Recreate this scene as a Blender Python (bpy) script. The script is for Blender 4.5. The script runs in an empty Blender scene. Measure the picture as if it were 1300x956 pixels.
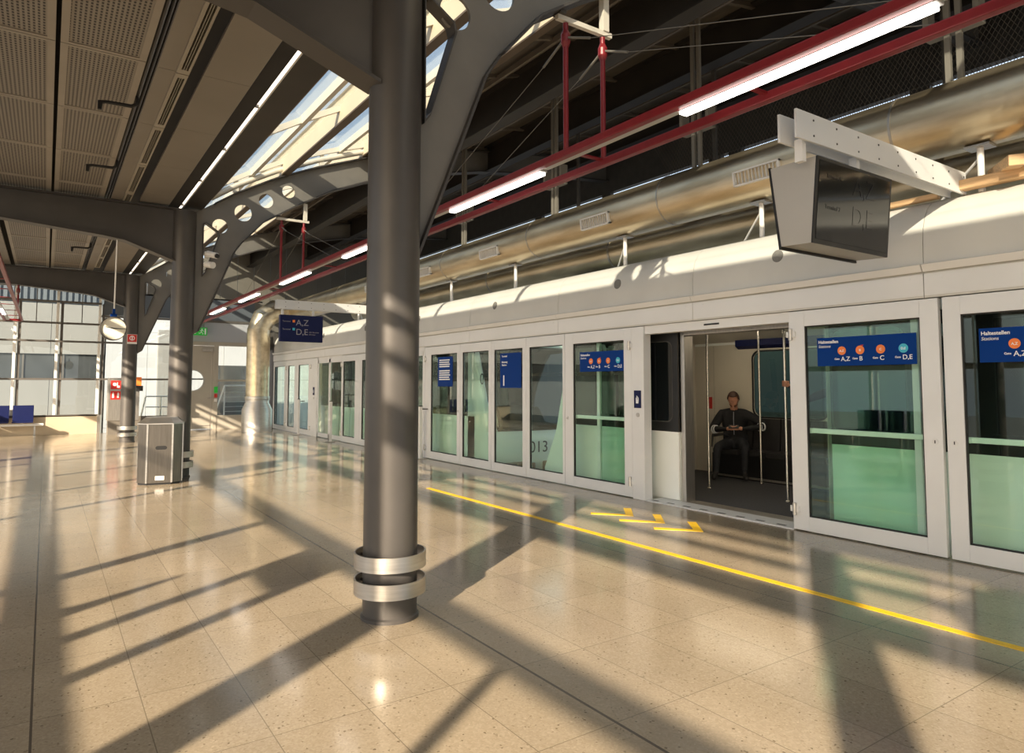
import bpy, bmesh, math, random
from mathutils import Vector, Matrix
random.seed(7)
scene = bpy.context.scene
COL = scene.collection
R = math.radians

# ------------------------------------------------------------------ materials
def new_mat(name):
    m = bpy.data.materials.new(name); m.use_nodes = True
    nt = m.node_tree
    return m, nt, nt.nodes['Principled BSDF']

def mat(name, col, rough=.5, metal=0., noise=0., scale=6., bump=0., bscale=60., spec=.5, emit=None, estr=0., stretch=None, coat=0.):
    m, nt, b = new_mat(name)
    b.inputs['Roughness'].default_value = rough
    b.inputs['Metallic'].default_value = metal
    b.inputs['Specular IOR Level'].default_value = spec
    if coat: b.inputs['Coat Weight'].default_value = coat; b.inputs['Coat Roughness'].default_value = .1
    c = (*col, 1)
    b.inputs['Base Color'].default_value = c
    tc = nt.nodes.new('ShaderNodeTexCoord'); mp = nt.nodes.new('ShaderNodeMapping')
    nt.links.new(tc.outputs['Object'], mp.inputs[0])
    if stretch: mp.inputs['Scale'].default_value = stretch
    nz = nt.nodes.new('ShaderNodeTexNoise'); nz.inputs['Scale'].default_value = scale; nz.inputs['Detail'].default_value = 5
    nt.links.new(mp.outputs[0], nz.inputs['Vector'])
    cr = nt.nodes.new('ShaderNodeValToRGB')
    cr.color_ramp.elements[0].position = .3; cr.color_ramp.elements[1].position = .7
    lo = tuple(max(0, v*(1-noise)) for v in col); hi = tuple(min(1, v*(1+noise)) for v in col)
    cr.color_ramp.elements[0].color = (*lo, 1); cr.color_ramp.elements[1].color = (*hi, 1)
    nt.links.new(nz.outputs['Fac'], cr.inputs[0]); nt.links.new(cr.outputs[0], b.inputs['Base Color'])
    if bump:
        n2 = nt.nodes.new('ShaderNodeTexNoise'); n2.inputs['Scale'].default_value = bscale
        nt.links.new(mp.outputs[0], n2.inputs['Vector'])
        bp = nt.nodes.new('ShaderNodeBump'); bp.inputs['Strength'].default_value = bump; bp.inputs['Distance'].default_value = .01
        nt.links.new(n2.outputs['Fac'], bp.inputs['Height']); nt.links.new(bp.outputs[0], b.inputs['Normal'])
    if emit:
        b.inputs['Emission Color'].default_value = (*emit, 1); b.inputs['Emission Strength'].default_value = estr
    return m

def glass_mat(name, tint, refl=1.0, rough=0.0):
    m = bpy.data.materials.new(name); m.use_nodes = True
    nt = m.node_tree; nt.nodes.clear()
    out = nt.nodes.new('ShaderNodeOutputMaterial')
    tr = nt.nodes.new('ShaderNodeBsdfTransparent'); tr.inputs[0].default_value = (*tint, 1)
    gl = nt.nodes.new('ShaderNodeBsdfGlossy'); gl.inputs['Roughness'].default_value = rough
    gl.inputs['Color'].default_value = (.95, .97, .95, 1)
    fr = nt.nodes.new('ShaderNodeFresnel'); fr.inputs[0].default_value = 1.52
    ge = nt.nodes.new('ShaderNodeNewGeometry'); io = nt.nodes.new('ShaderNodeMapRange')      # same index on both sides of a thin pane
    io.inputs['To Min'].default_value = 1.52; io.inputs['To Max'].default_value = 1/1.52
    nt.links.new(ge.outputs['Backfacing'], io.inputs['Value']); nt.links.new(io.outputs[0], fr.inputs[0])
    ml = nt.nodes.new('ShaderNodeMath'); ml.operation = 'MULTIPLY'; ml.inputs[1].default_value = refl; ml.use_clamp = True
    mx = nt.nodes.new('ShaderNodeMixShader')
    nt.links.new(fr.outputs[0], ml.inputs[0]); nt.links.new(ml.outputs[0], mx.inputs[0])
    nt.links.new(tr.outputs[0], mx.inputs[1]); nt.links.new(gl.outputs[0], mx.inputs[2])
    nt.links.new(mx.outputs[0], out.inputs[0])
    return m

M = {}
M['steel'] = mat('painted_steel', (.080, .074, .070), .42, .25, .08, 3)
M['steel_flange'] = mat('painted_steel_flange', (.058, .053, .050), .45, .2, .08, 3)
M['arch'] = mat('arch_steel', (.20, .185, .165), .45, .1, .08, 3)
M['stainless'] = mat('stainless', (.55, .53, .50), .40, 1., .12, 4, stretch=(1, 1, 12))
M['bin_steel'] = mat('bin_brushed_steel', (.22, .195, .165), .33, 1., .12, 4, stretch=(14, 14, 1))
M['stainless_dull'] = mat('stainless_dull', (.50, .47, .43), .38, .9, .12, 4, stretch=(14, 14, 1))
M['alu'] = mat('anodised_aluminium', (.76, .765, .77), .40, .10, .04, 2)
M['alu_light'] = mat('pale_aluminium_panel', (.76, .76, .755), .42, .1, .04, 1.2)
M['fascia'] = mat('fascia_paint', (.60, .59, .555), .5, .05, .05, 1.5)
M['white'] = mat('white_paint', (.78, .77, .75), .4, 0, .03, 3)
M['train_white'] = mat('train_white_paint', (.86, .89, .86), .3, 0, .03, 2, coat=.4)
M['black'] = mat('black_paint', (.012, .012, .013), .45, 0, .2, 5)
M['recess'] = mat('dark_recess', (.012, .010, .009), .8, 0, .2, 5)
M['darkgrey'] = mat('dark_grey_paint', (.06, .056, .052), .5, 0, .15, 5)
M['rubber'] = mat('black_rubber', (.02, .02, .02), .7, 0, .2, 8)
M['red'] = mat('oxide_red_paint', (.20, .012, .016), .38, .1, .1, 6)
M['sign_blue'] = mat('sign_blue', (.001, .036, .21), .5, 0, .02, 4, spec=.12)
M['navy'] = mat('navy_blue', (.008, .013, .07), .45, 0, .05, 4, spec=.2)
M['txt_white'] = mat('lettering_white', (.85, .86, .88), .5)
M['txt_dim'] = mat('lettering_dim', (.30, .30, .34), .5)
M['txt_dark'] = mat('lettering_dark', (.03, .04, .04), .5)
M['orange'] = mat('badge_orange', (.85, .22, .04), .4)
M['cyan'] = mat('badge_cyan', (.05, .45, .62), .4)
M['yellow'] = mat('line_yellow', (.95, .58, .012), .4, 0, .08, 9)
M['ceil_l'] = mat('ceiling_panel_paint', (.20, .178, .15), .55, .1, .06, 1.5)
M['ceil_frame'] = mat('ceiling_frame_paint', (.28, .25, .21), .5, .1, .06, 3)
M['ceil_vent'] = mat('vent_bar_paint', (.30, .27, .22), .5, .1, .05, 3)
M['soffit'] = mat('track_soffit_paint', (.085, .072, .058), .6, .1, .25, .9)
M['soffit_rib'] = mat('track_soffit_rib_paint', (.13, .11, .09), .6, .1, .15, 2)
M['beam_dark'] = mat('roof_beam_dark_paint', (.022, .018, .015), .55, .1, .2, 3)
M['purlin'] = mat('beige_purlin_paint', (.56, .48, .36), .5, 0, .05, 2)
M['glaze_frame'] = mat('glazing_trim_paint', (.62, .58, .50), .45, .1, .05, 3)
M['brown_trim'] = mat('brown_trim_paint', (.10, .07, .045), .5, .2, .1, 3)
M['gable'] = mat('gable_grey_panel', (.155, .145, .125), .55, 0, .06, 1.5)
M['plinth'] = mat('beige_plinth_panel', (.50, .42, .31), .45, 0, .05, 2)
M['plinth_dark'] = mat('dark_plinth_panel', (.16, .145, .125), .45, 0, .05, 2)
M['mullion'] = mat('white_mullion_paint', (.80, .79, .76), .4, 0, .03, 4)
M['rail_dark'] = mat('dark_glazing_rail', (.13, .12, .11), .45, .3, .1, 4)
M['facade_grey'] = mat('facade_grey_panel', (.225, .228, .23), .55, 0, .04, .8)
M['facade_white'] = mat('facade_white_panel', (.40, .42, .46), .5, 0, .03, .8)
M['facade_dark'] = mat('facade_window_strip', (.05, .055, .06), .12, 0, .3, 1.5)
M['corrugated'] = mat('facade_corrugated', (.12, .14, .165), .5, .2, .05, 1)
M['door_grey'] = mat('door_grey_paint', (.40, .37, .32), .5, 0, .04, 2)
M['green_sign'] = mat('exit_green', (.015, .28, .03), .4, emit=(.02, .5, .05), estr=.25)
M['red_sign'] = mat('fire_red', (.55, .025, .02), .4)
M['screen'] = mat('monitor_glass', (.008, .009, .011), .09, 0, .1, 3)
M['monitor'] = mat('monitor_grey_case', (.42, .41, .39), .45, .1, .03, 3)
M['wood'] = mat('raw_timber', (.62, .40, .21), .6, 0, .25, 5, stretch=(10, .7, 10))
M['seat_dark'] = mat('dark_seat_cushion', (.018, .017, .018), .7, 0, .2, 9)
M['train_floor'] = mat('train_floor_covering', (.055, .055, .06), .7, 0, .3, 40)
M['train_wall'] = mat('train_interior_panel', (.56, .52, .44), .45, 0, .04, 2)
M['train_ceiling'] = mat('train_ceiling_panel', (.62, .58, .50), .45, 0, .04, 2)
M['pole_metal'] = mat('grab_pole_metal', (.62, .60, .56), .25, .9, .05, 4)
M['skin'] = mat('skin', (.48, .23, .15), .55, 0, .1, 14)
M['jacket'] = mat('black_jacket_cloth', (.007, .0075, .010), .75, 0, .3, 30)
M['jeans'] = mat('dark_trouser_cloth', (.018, .020, .026), .85, 0, .3, 40)
M['shoe'] = mat('shoe_black', (.015, .014, .014), .5, 0, .2, 30)
M['hair'] = mat('brown_hair', (.055, .022, .012), .6, 0, .4, 60)
M['yellow_bag'] = mat('yellow_bag', (.75, .42, .02), .5)
M['mirror'] = mat('mirror_face', (.86, .85, .78), .06, 1., .02, 2)
M['speaker'] = mat('speaker_grille_grey', (.20, .195, .18), .6, .2, .1, 40)
M['dial'] = mat('clock_dial_cream', (.72, .70, .60), .25, 0, .08, 9)
M['beard'] = mat('reddish_beard', (.20, .085, .045), .7, 0, .3, 60)
M['concrete'] = mat('apron_concrete', (.20, .20, .19), .85, 0, .12, .6)
M['track'] = mat('track_bed', (.10, .10, .095), .9, 0, .3, 3)
M['brownbox'] = mat('brown_bumper', (.22, .12, .07), .4, 0, .2, 6)
M['lamp_on'] = mat('fluorescent_tube', (1, 1, 1), .5, emit=(1, .93, .84), estr=6.)
M['lamp_body'] = mat('lamp_grey_housing', (.46, .46, .46), .45, .2, .04, 4)
M['strip_glow'] = mat('train_cove_light', (1, .9, .7), .5, emit=(1, .86, .64), estr=8.)
M['window_dark'] = mat('train_window_glass', (.006, .008, .009), .05, 0, .2, 2, spec=.6)
M['psd_glass'] = glass_mat('green_tinted_glass', (.86, .965, .91), .85)
M['clear_glass'] = glass_mat('clear_glass', (.93, .96, .95), .9)
M['roof_glass'] = glass_mat('roof_glass', (.72, .75, .76), .6)
M['train_glass'] = glass_mat('train_smoked_glass', (.16, .20, .18), 1.4)

# galvanised duct
def duct_mat():
    m, nt, b = new_mat('galvanised_duct')
    b.inputs['Metallic'].default_value = .95
    tc = nt.nodes.new('ShaderNodeTexCoord')
    mp = nt.nodes.new('ShaderNodeMapping'); mp.inputs['Scale'].default_value = (3, .55, 3)
    nz = nt.nodes.new('ShaderNodeTexNoise'); nz.inputs['Scale'].default_value = 2.2; nz.inputs['Detail'].default_value = 6
    nt.links.new(tc.outputs['Object'], mp.inputs[0]); nt.links.new(mp.outputs[0], nz.inputs['Vector'])
    cr = nt.nodes.new('ShaderNodeValToRGB')
    cr.color_ramp.elements[0].position = .3; cr.color_ramp.elements[0].color = (.52, .43, .29, 1)
    cr.color_ramp.elements[1].position = .7; cr.color_ramp.elements[1].color = (.80, .70, .52, 1)
    nt.links.new(nz.outputs['Fac'], cr.inputs[0]); nt.links.new(cr.outputs[0], b.inputs['Base Color'])
    rr = nt.nodes.new('ShaderNodeMapRange'); rr.inputs['To Min'].default_value = .24; rr.inputs['To Max'].default_value = .40
    nt.links.new(nz.outputs['Fac'], rr.inputs['Value']); nt.links.new(rr.outputs[0], b.inputs['Roughness'])
    wv = nt.nodes.new('ShaderNodeTexWave'); wv.bands_direction = 'Y'; wv.inputs['Scale'].default_value = 3.2; wv.inputs['Distortion'].default_value = 1.5
    nt.links.new(tc.outputs['Object'], wv.inputs['Vector'])
    bp = nt.nodes.new('ShaderNodeBump'); bp.inputs['Strength'].default_value = .05; bp.inputs['Distance'].default_value = .01
    nt.links.new(wv.outputs['Fac'], bp.inputs['Height']); nt.links.new(bp.outputs[0], b.inputs['Normal'])
    return m
M['duct'] = duct_mat()

# terrazzo floor: beige slabs .43 x .74 with fine joints, one wide dark joint
def floor_mat():
    m, nt, b = new_mat('terrazzo_slabs')
    L = nt.links.new; N = nt.nodes.new
    tc = N('ShaderNodeTexCoord'); sep = N('ShaderNodeSeparateXYZ'); L(tc.outputs['Object'], sep.inputs[0])
    def joint(axis, period, off, half):
        a = N('ShaderNodeMath'); a.operation = 'ADD'; a.inputs[1].default_value = 100*period-off; L(sep.outputs[axis], a.inputs[0])
        mo = N('ShaderNodeMath'); mo.operation = 'MODULO'; mo.inputs[1].default_value = period; L(a.outputs[0], mo.inputs[0])
        s = N('ShaderNodeMath'); s.operation = 'SUBTRACT'; s.inputs[1].default_value = period/2; L(mo.outputs[0], s.inputs[0])
        ab = N('ShaderNodeMath'); ab.operation = 'ABSOLUTE'; L(s.outputs[0], ab.inputs[0])
        g = N('ShaderNodeMath'); g.operation = 'GREATER_THAN'; g.inputs[1].default_value = period/2-half; L(ab.outputs[0], g.inputs[0])
        return g
    jx = joint('X', .43, .0, .0022); jy = joint('Y', .74, .11, .0022); jw = joint('X', 6.45, 2.15, .008); jb = joint('X', 2.15, 0., .005)
    def mx(a, c):
        q = N('ShaderNodeMath'); q.operation = 'MAXIMUM'; L(a.outputs[0], q.inputs[0]); L(c.outputs[0], q.inputs[1]); return q
    fine = mx(jx, jy); wide = mx(jw, jb)
    # speckle
    v = N('ShaderNodeTexVoronoi'); v.inputs['Scale'].default_value = 105; L(tc.outputs['Object'], v.inputs['Vector'])
    cr = N('ShaderNodeValToRGB'); e = cr.color_ramp.elements
    L(v.outputs['Color'], cr.inputs[0])
    e[0].position = 0; e[0].color = (.15, .115, .075, 1); e[1].position = 1; e[1].color = (.46, .385, .29, 1)
    for p, c in ((.06, (.18, .14, .09, 1)), (.12, (.33, .27, .188, 1)), (.6, (.37, .305, .22, 1)), (.9, (.40, .335, .245, 1))):
        q = e.new(p); q.color = c
    nz = N('ShaderNodeTexNoise'); nz.inputs['Scale'].default_value = .9; nz.inputs['Detail'].default_value = 6; L(tc.outputs['Object'], nz.inputs['Vector'])
    mr = N('ShaderNodeMapRange'); mr.inputs['From Min'].default_value = .3; mr.inputs['From Max'].default_value = .7
    mr.inputs['To Min'].default_value = .86; mr.inputs['To Max'].default_value = 1.08; L(nz.outputs['Fac'], mr.inputs['Value'])
    # per-slab tone
    br = N('ShaderNodeTexWhiteNoise'); br.noise_dimensions = '2D'
    fl = N('ShaderNodeVectorMath'); fl.operation = 'DIVIDE'; fl.inputs[1].default_value = (.43, .74, 1)
    of = N('ShaderNodeVectorMath'); of.operation = 'ADD'; of.inputs[1].default_value = (43., 74-.11, 0); L(tc.outputs['Object'], of.inputs[0])
    L(of.outputs[0], fl.inputs[0])
    fo = N('ShaderNodeVectorMath'); fo.operation = 'FLOOR'; L(fl.outputs[0], fo.inputs[0]); L(fo.outputs[0], br.inputs['Vector'])
    mr2 = N('ShaderNodeMapRange'); mr2.inputs['To Min'].default_value = .93; mr2.inputs['To Max'].default_value = 1.05; L(br.outputs['Value'], mr2.inputs['Value'])
    mul = N('ShaderNodeMath'); mul.operation = 'MULTIPLY'; L(mr.outputs[0], mul.inputs[0]); L(mr2.outputs[0], mul.inputs[1])
    hs = N('ShaderNodeVectorMath'); hs.operation = 'SCALE'; L(cr.outputs[0], hs.inputs[0]); L(mul.outputs[0], hs.inputs['Scale'])
    m1 = N('ShaderNodeMix'); m1.data_type = 'RGBA'; L(fine.outputs[0], m1.inputs['Factor']); L(hs.outputs[0], m1.inputs['A']); m1.inputs['B'].default_value = (.20, .165, .115, 1)
    m2 = N('ShaderNodeMix'); m2.data_type = 'RGBA'; L(wide.outputs[0], m2.inputs['Factor']); L(m1.outputs['Result'], m2.inputs['A']); m2.inputs['B'].default_value = (.09, .075, .06, 1)
    L(m2.outputs['Result'], b.inputs['Base Color'])
    b.inputs['Roughness'].default_value = .12; b.inputs['Specular IOR Level'].default_value = .55
    n3 = N('ShaderNodeTexNoise'); n3.inputs['Scale'].default_value = 3; L(tc.outputs['Object'], n3.inputs['Vector'])
    r3 = N('ShaderNodeMapRange'); r3.inputs['To Min'].default_value = .08; r3.inputs['To Max'].default_value = .20; L(n3.outputs['Fac'], r3.inputs['Value'])
    L(r3.outputs[0], b.inputs['Roughness'])
    return m
M['floor'] = floor_mat()

# perforated ceiling sheet: rows of slots
def perf_mat():
    m, nt, b = new_mat('perforated_sheet'); L = nt.links.new; N = nt.nodes.new
    tc = N('ShaderNodeTexCoord'); sep = N('ShaderNodeSeparateXYZ'); L(tc.outputs['Object'], sep.inputs[0])
    def saw(ax, per, thr):
        a = N('ShaderNodeMath'); a.operation = 'ADD'; a.inputs[1].default_value = 50; L(sep.outputs[ax], a.inputs[0])
        mo = N('ShaderNodeMath'); mo.operation = 'MODULO'; mo.inputs[1].default_value = per; L(a.outputs[0], mo.inputs[0])
        g = N('ShaderNodeMath'); g.operation = 'LESS_THAN'; g.inputs[1].default_value = thr; L(mo.outputs[0], g.inputs[0]); return g
    a = saw('X', .034, .016); c = saw('Y', .05, .034)
    q = N('ShaderNodeMath'); q.operation = 'MULTIPLY'; L(a.outputs[0], q.inputs[0]); L(c.outputs[0], q.inputs[1])
    mx = N('ShaderNodeMix'); mx.data_type = 'RGBA'; L(q.outputs[0], mx.inputs['Factor'])
    mx.inputs['A'].default_value = (.22, .195, .165, 1); mx.inputs['B'].default_value = (.02, .017, .014, 1)
    L(mx.outputs['Result'], b.inputs['Base Color']); b.inputs['Roughness'].default_value = .55
    return m
M['perf'] = perf_mat()

# ------------------------------------------------------------------ mesh helpers
class MB:
    def __init__(s): s.bm = bmesh.new()
    def box(s, x0, x1, y0, y1, z0, z1, bev=0):
        g = bmesh.ops.create_cube(s.bm, size=1)
        for v in g['verts']:
            v.co = Vector(((x0+x1)/2+v.co.x*(x1-x0), (y0+y1)/2+v.co.y*(y1-y0), (z0+z1)/2+v.co.z*(z1-z0)))
        if bev:
            es = list({e for v in g['verts'] for e in v.link_edges})
            bmesh.ops.bevel(s.bm, geom=es, offset=bev, segments=2, affect='EDGES', profile=.7)
        return s
    def prism(s, pts, axis, a0, a1):
        """polygon extruded along an axis. axis 'y': pts are (x,z); 'z': (x,y); 'x': (y,z)"""
        def P(p, a):
            return {'y': (p[0], a, p[1]), 'z': (p[0], p[1], a), 'x': (a, p[0], p[1])}[axis]
        v0 = [s.bm.verts.new(P(p, a0)) for p in pts]; v1 = [s.bm.verts.new(P(p, a1)) for p in pts]
        n = len(pts); fs = [s.bm.faces.new(v0), s.bm.faces.new(v1)]
        for i in range(n): fs.append(s.bm.faces.new((v0[i], v0[(i+1) % n], v1[(i+1) % n], v1[i])))
        bmesh.ops.recalc_face_normals(s.bm, faces=fs)
        return s
    def loft(s, rings, cap=True, closed=True):
        vs = [[s.bm.verts.new(p) for p in r] for r in rings]; n = len(rings[0]); fs = []
        for a, b in zip(vs[:-1], vs[1:]):
            for i in range(n if closed else n-1): fs.append(s.bm.faces.new((a[i], a[(i+1) % n], b[(i+1) % n], b[i])))
        if cap: fs += [s.bm.faces.new(vs[0]), s.bm.faces.new(vs[-1])]
        bmesh.ops.recalc_face_normals(s.bm, faces=fs)
        return s
    def tube(s, pts, r, n=16, cap=True):
        pts = [Vector(p) for p in pts]; rs = r if isinstance(r, (list, tuple)) else [r]*len(pts)
        rings = []; prev = None
        for i, p in enumerate(pts):
            d = (pts[min(i+1, len(pts)-1)]-pts[max(i-1, 0)]).normalized()
            if i in (0, len(pts)-1): k = 1
            else:
                a = (pts[i]-pts[i-1]).normalized(); k = 1/max(.5, a.dot(d))
            if prev is None:
                u = d.orthogonal().normalized()
                if abs(d.z) < .9: u = Vector((0, 0, 1)).cross(d).normalized()
            else:
                u = (prev-d*prev.dot(d)).normalized()
            prev = u; w = d.cross(u)
            if 0 < i < len(pts)-1:
                a = (pts[i]-pts[i-1]).normalized(); bn = a.cross((pts[i+1]-pts[i]).normalized())
                side = bn.cross(d).normalized() if bn.length > 1e-4 else None
            else: side = None
            ring = []
            for j in range(n):
                t = 2*math.pi*j/n; o = u*math.cos(t)*rs[i]+w*math.sin(t)*rs[i]
                if side is not None: o = o+side*(o.dot(side))*(k-1)
                ring.append(p+o)
            rings.append(ring)
        return s.loft(rings, cap)
    def lathe(s, prof, c=(0, 0, 0), n=32, cap=True):
        rings = [[(c[0]+r*math.cos(2*math.pi*j/n), c[1]+r*math.sin(2*math.pi*j/n), c[2]+z) for j in range(n)] for r, z in prof]
        return s.loft(rings, cap)
    def disc(s, c, nrm, r, t, n=28):
        c = Vector(c); d = Vector(nrm).normalized()
        return s.tube([c, c+d*t], r, n)
    def add_mesh(s, me, mtx=None):
        t = bmesh.new(); t.from_mesh(me)
        if mtx: bmesh.ops.transform(t, matrix=mtx, verts=t.verts)
        tm = bpy.data.meshes.new('t'); t.to_mesh(tm); t.free(); s.bm.from_mesh(tm); bpy.data.meshes.remove(tm)
        return s
    def build(s, name, m, parent=None, label=None, smooth=False, kind=None, off=None):
        me = bpy.data.meshes.new(name)
        o0 = Vector(off) if off is not None else world_loc(parent)
        if o0.length: bmesh.ops.translate(s.bm, vec=-o0, verts=s.bm.verts)
        s.bm.to_mesh(me); s.bm.free()
        ms = m if isinstance(m, (list, tuple)) else [m]
        for k in ms: me.materials.append(M[k] if isinstance(k, str) else k)
        if smooth:
            for p in me.polygons: p.use_smooth = True
            try: me.set_sharp_from_angle(angle=R(38))
            except Exception: pass
        ob = bpy.data.objects.new(name, me); COL.objects.link(ob)
        if parent is not None: ob.parent = parent
        elif off is not None: ob.location = o0
        if label: ob['label'] = label
        if kind: ob['kind'] = kind
        return ob

def world_loc(o):
    v = Vector((0, 0, 0))
    while o is not None: v = v+o.location; o = o.parent
    return v

def thing(name, label, cat, loc=(0, 0, 0), group=None):
    o = bpy.data.objects.new(name, None); COL.objects.link(o); o.location = loc
    o.empty_display_size = .1; o['kind'] = 'thing'
    return tag(o, label, cat, group)
def tag(o, label, cat, group=None):
    o['label'] = label; o['category'] = cat
    if group: o['group'] = group
    return o
def struct(mb, name, m, smooth=False): return mb.build(name, m, None, None, smooth, 'structure')
def dup(root, loc, label, group=None):
    r = root.copy(); COL.objects.link(r); r.location = loc; r['label'] = label
    if group: r['group'] = group
    def rec(a, b):
        for ch in list(a.children):
            c = ch.copy(); COL.objects.link(c); c.parent = b; rec(ch, c)
    rec(root, r)
    return r

def curve_mesh(polys, t, name='plate'):
    """filled 2D outline with holes, thickness t -> mesh in local XY"""
    cu = bpy.data.curves.new(name, 'CURVE'); cu.dimensions = '2D'; cu.fill_mode = 'BOTH'; cu.extrude = t/2
    for pts in polys:
        sp = cu.splines.new('POLY'); sp.points.add(len(pts)-1)
        for p, q in zip(sp.points, pts): p.co = (q[0], q[1], 0, 1)
        sp.use_cyclic_u = True
    return _conv(cu)
def _conv(cu):
    ob = bpy.data.objects.new('tmp', cu); COL.objects.link(ob)
    dg = bpy.context.evaluated_depsgraph_get(); dg.update()
    me = bpy.data.meshes.new_from_object(ob.evaluated_get(dg))
    bpy.data.objects.remove(ob); bpy.data.curves.remove(cu)
    return me
def text_mesh(s, size, align='LEFT', ext=.0008, shear=0, bold=0):
    cu = bpy.data.curves.new('txt', 'FONT'); cu.body = s; cu.size = size; cu.align_x = align; cu.extrude = ext; cu.shear = shear
    cu.offset = bold; cu.space_line = .85
    return _conv(cu)
def circ(x, y, r, n=28): return [(x+r*math.cos(2*math.pi*i/n), y+r*math.sin(2*math.pi*i/n)) for i in range(n)]
# frames: local (x,y,z) -> world
def F_negX(x, y, z): return Matrix(((0, 0, -1, x), (-1, 0, 0, y), (0, 1, 0, z), (0, 0, 0, 1)))     # face looks to -X, text runs to -Y
def F_negY(x, y, z): return Matrix(((1, 0, 0, x), (0, 0, -1, y), (0, 1, 0, z), (0, 0, 0, 1)))      # face looks to -Y, text runs to +X
ORD = ['first', 'second', 'third', 'fourth', 'fifth', 'sixth', 'seventh', 'eighth', 'ninth', 'tenth', 'eleventh', 'twelfth']

# ------------------------------------------------------------------ camera
f = 866.7
pit = math.atan(55/f); yaw = math.atan(592/f*math.cos(pit))
cam = bpy.data.cameras.new('camera'); co = bpy.data.objects.new('camera', cam); COL.objects.link(co)
cam.sensor_width = 36; cam.lens = 36*f/1300; cam.shift_y = -45/1300; cam.clip_end = 400
co.location = (0, 0, 1.5); co.rotation_euler = (math.pi/2+pit, 0, -yaw)
scene.camera = co
YB = 24.7            # back wall
YN = -11.0           # near end of what is built
XW = 6.45            # screen-door wall
XL = -3.75           # glazed side wall opposite

# ------------------------------------------------------------------ light
w = bpy.data.worlds.new('sky'); scene.world = w; w.use_nodes = True
nt = w.node_tree; bg = nt.nodes['Background']
sky = nt.nodes.new('ShaderNodeTexSky'); sky.sky_type = 'NISHITA'; sky.sun_disc = False
sky.sun_elevation = R(22.5); sky.sun_rotation = R(235); sky.air_density = 1.2; sky.dust_density = 3
mixw = nt.nodes.new('ShaderNodeMix'); mixw.data_type = 'RGBA'; mixw.inputs['Factor'].default_value = .55
mixw.inputs['B'].default_value = (4.4, 4.9, 5.6, 1)
nt.links.new(sky.outputs[0], mixw.inputs['A']); nt.links.new(mixw.outputs['Result'], bg.inputs[0])
bg.inputs[1].default_value = .27
sun = bpy.data.lights.new('sun', 'SUN'); so = bpy.data.objects.new('sun', sun); COL.objects.link(so)
sun.energy = 11.5; sun.color = (1, .83, .62); sun.angle = R(.6)
az, el = R(55), R(22.5)
dirv = Vector((math.sin(az)*math.cos(el), math.cos(az)*math.cos(el), -math.sin(el)))
so.rotation_euler = dirv.to_track_quat('-Z', 'Y').to_euler(); so.location = (-20, -14, 12)
vs = scene.view_settings
vs.view_transform = 'Standard'; vs.look = 'None'; vs.gamma = 1; vs.use_curve_mapping = False; vs.exposure = 0.15

# ------------------------------------------------------------------ floor and grounds
struct(MB().box(XL-.15, 6.62, YN, YB+.1, -.3, 0), 'floor', 'floor')
struct(MB().box(6.62, 11.2, YN, 40, -1.3, -1.1), 'ground_track', 'track')
struct(MB().box(-120, 120, -120, 160, -4.2, -4.0), 'ground_outside', 'concrete')

# floor markings
tag(MB().box(4.595, 4.665, -1.0, 8.95, .0005, .003).build('safety_line', 'yellow'), 'long yellow safety line painted on the floor parallel to the screen doors', 'floor marking')
for i, y in enumerate((5.76, 5.28, 4.76)):
    t = .075
    pts = [(5.28, y+.36), (5.59, y), (5.90, y+.36), (5.90, y+.36+t*1.3), (5.59, y+t*1.3), (5.28, y+.36+t*1.3)]
    pts = [(5.27, y+.35), (5.59, y-.02), (5.91, y+.35), (5.85, y+.42), (5.59, y+.11), (5.33, y+.42)]
    tag(MB().prism(pts, 'z', .0005, .003).build('floor_arrow', 'yellow'), ['yellow floor arrow at the far end of the row of three', 'middle yellow floor arrow of the three before the open door', 'yellow floor arrow at the near end of the row of three'][i], 'floor marking', 'yellow arrows before the open door')

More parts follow.
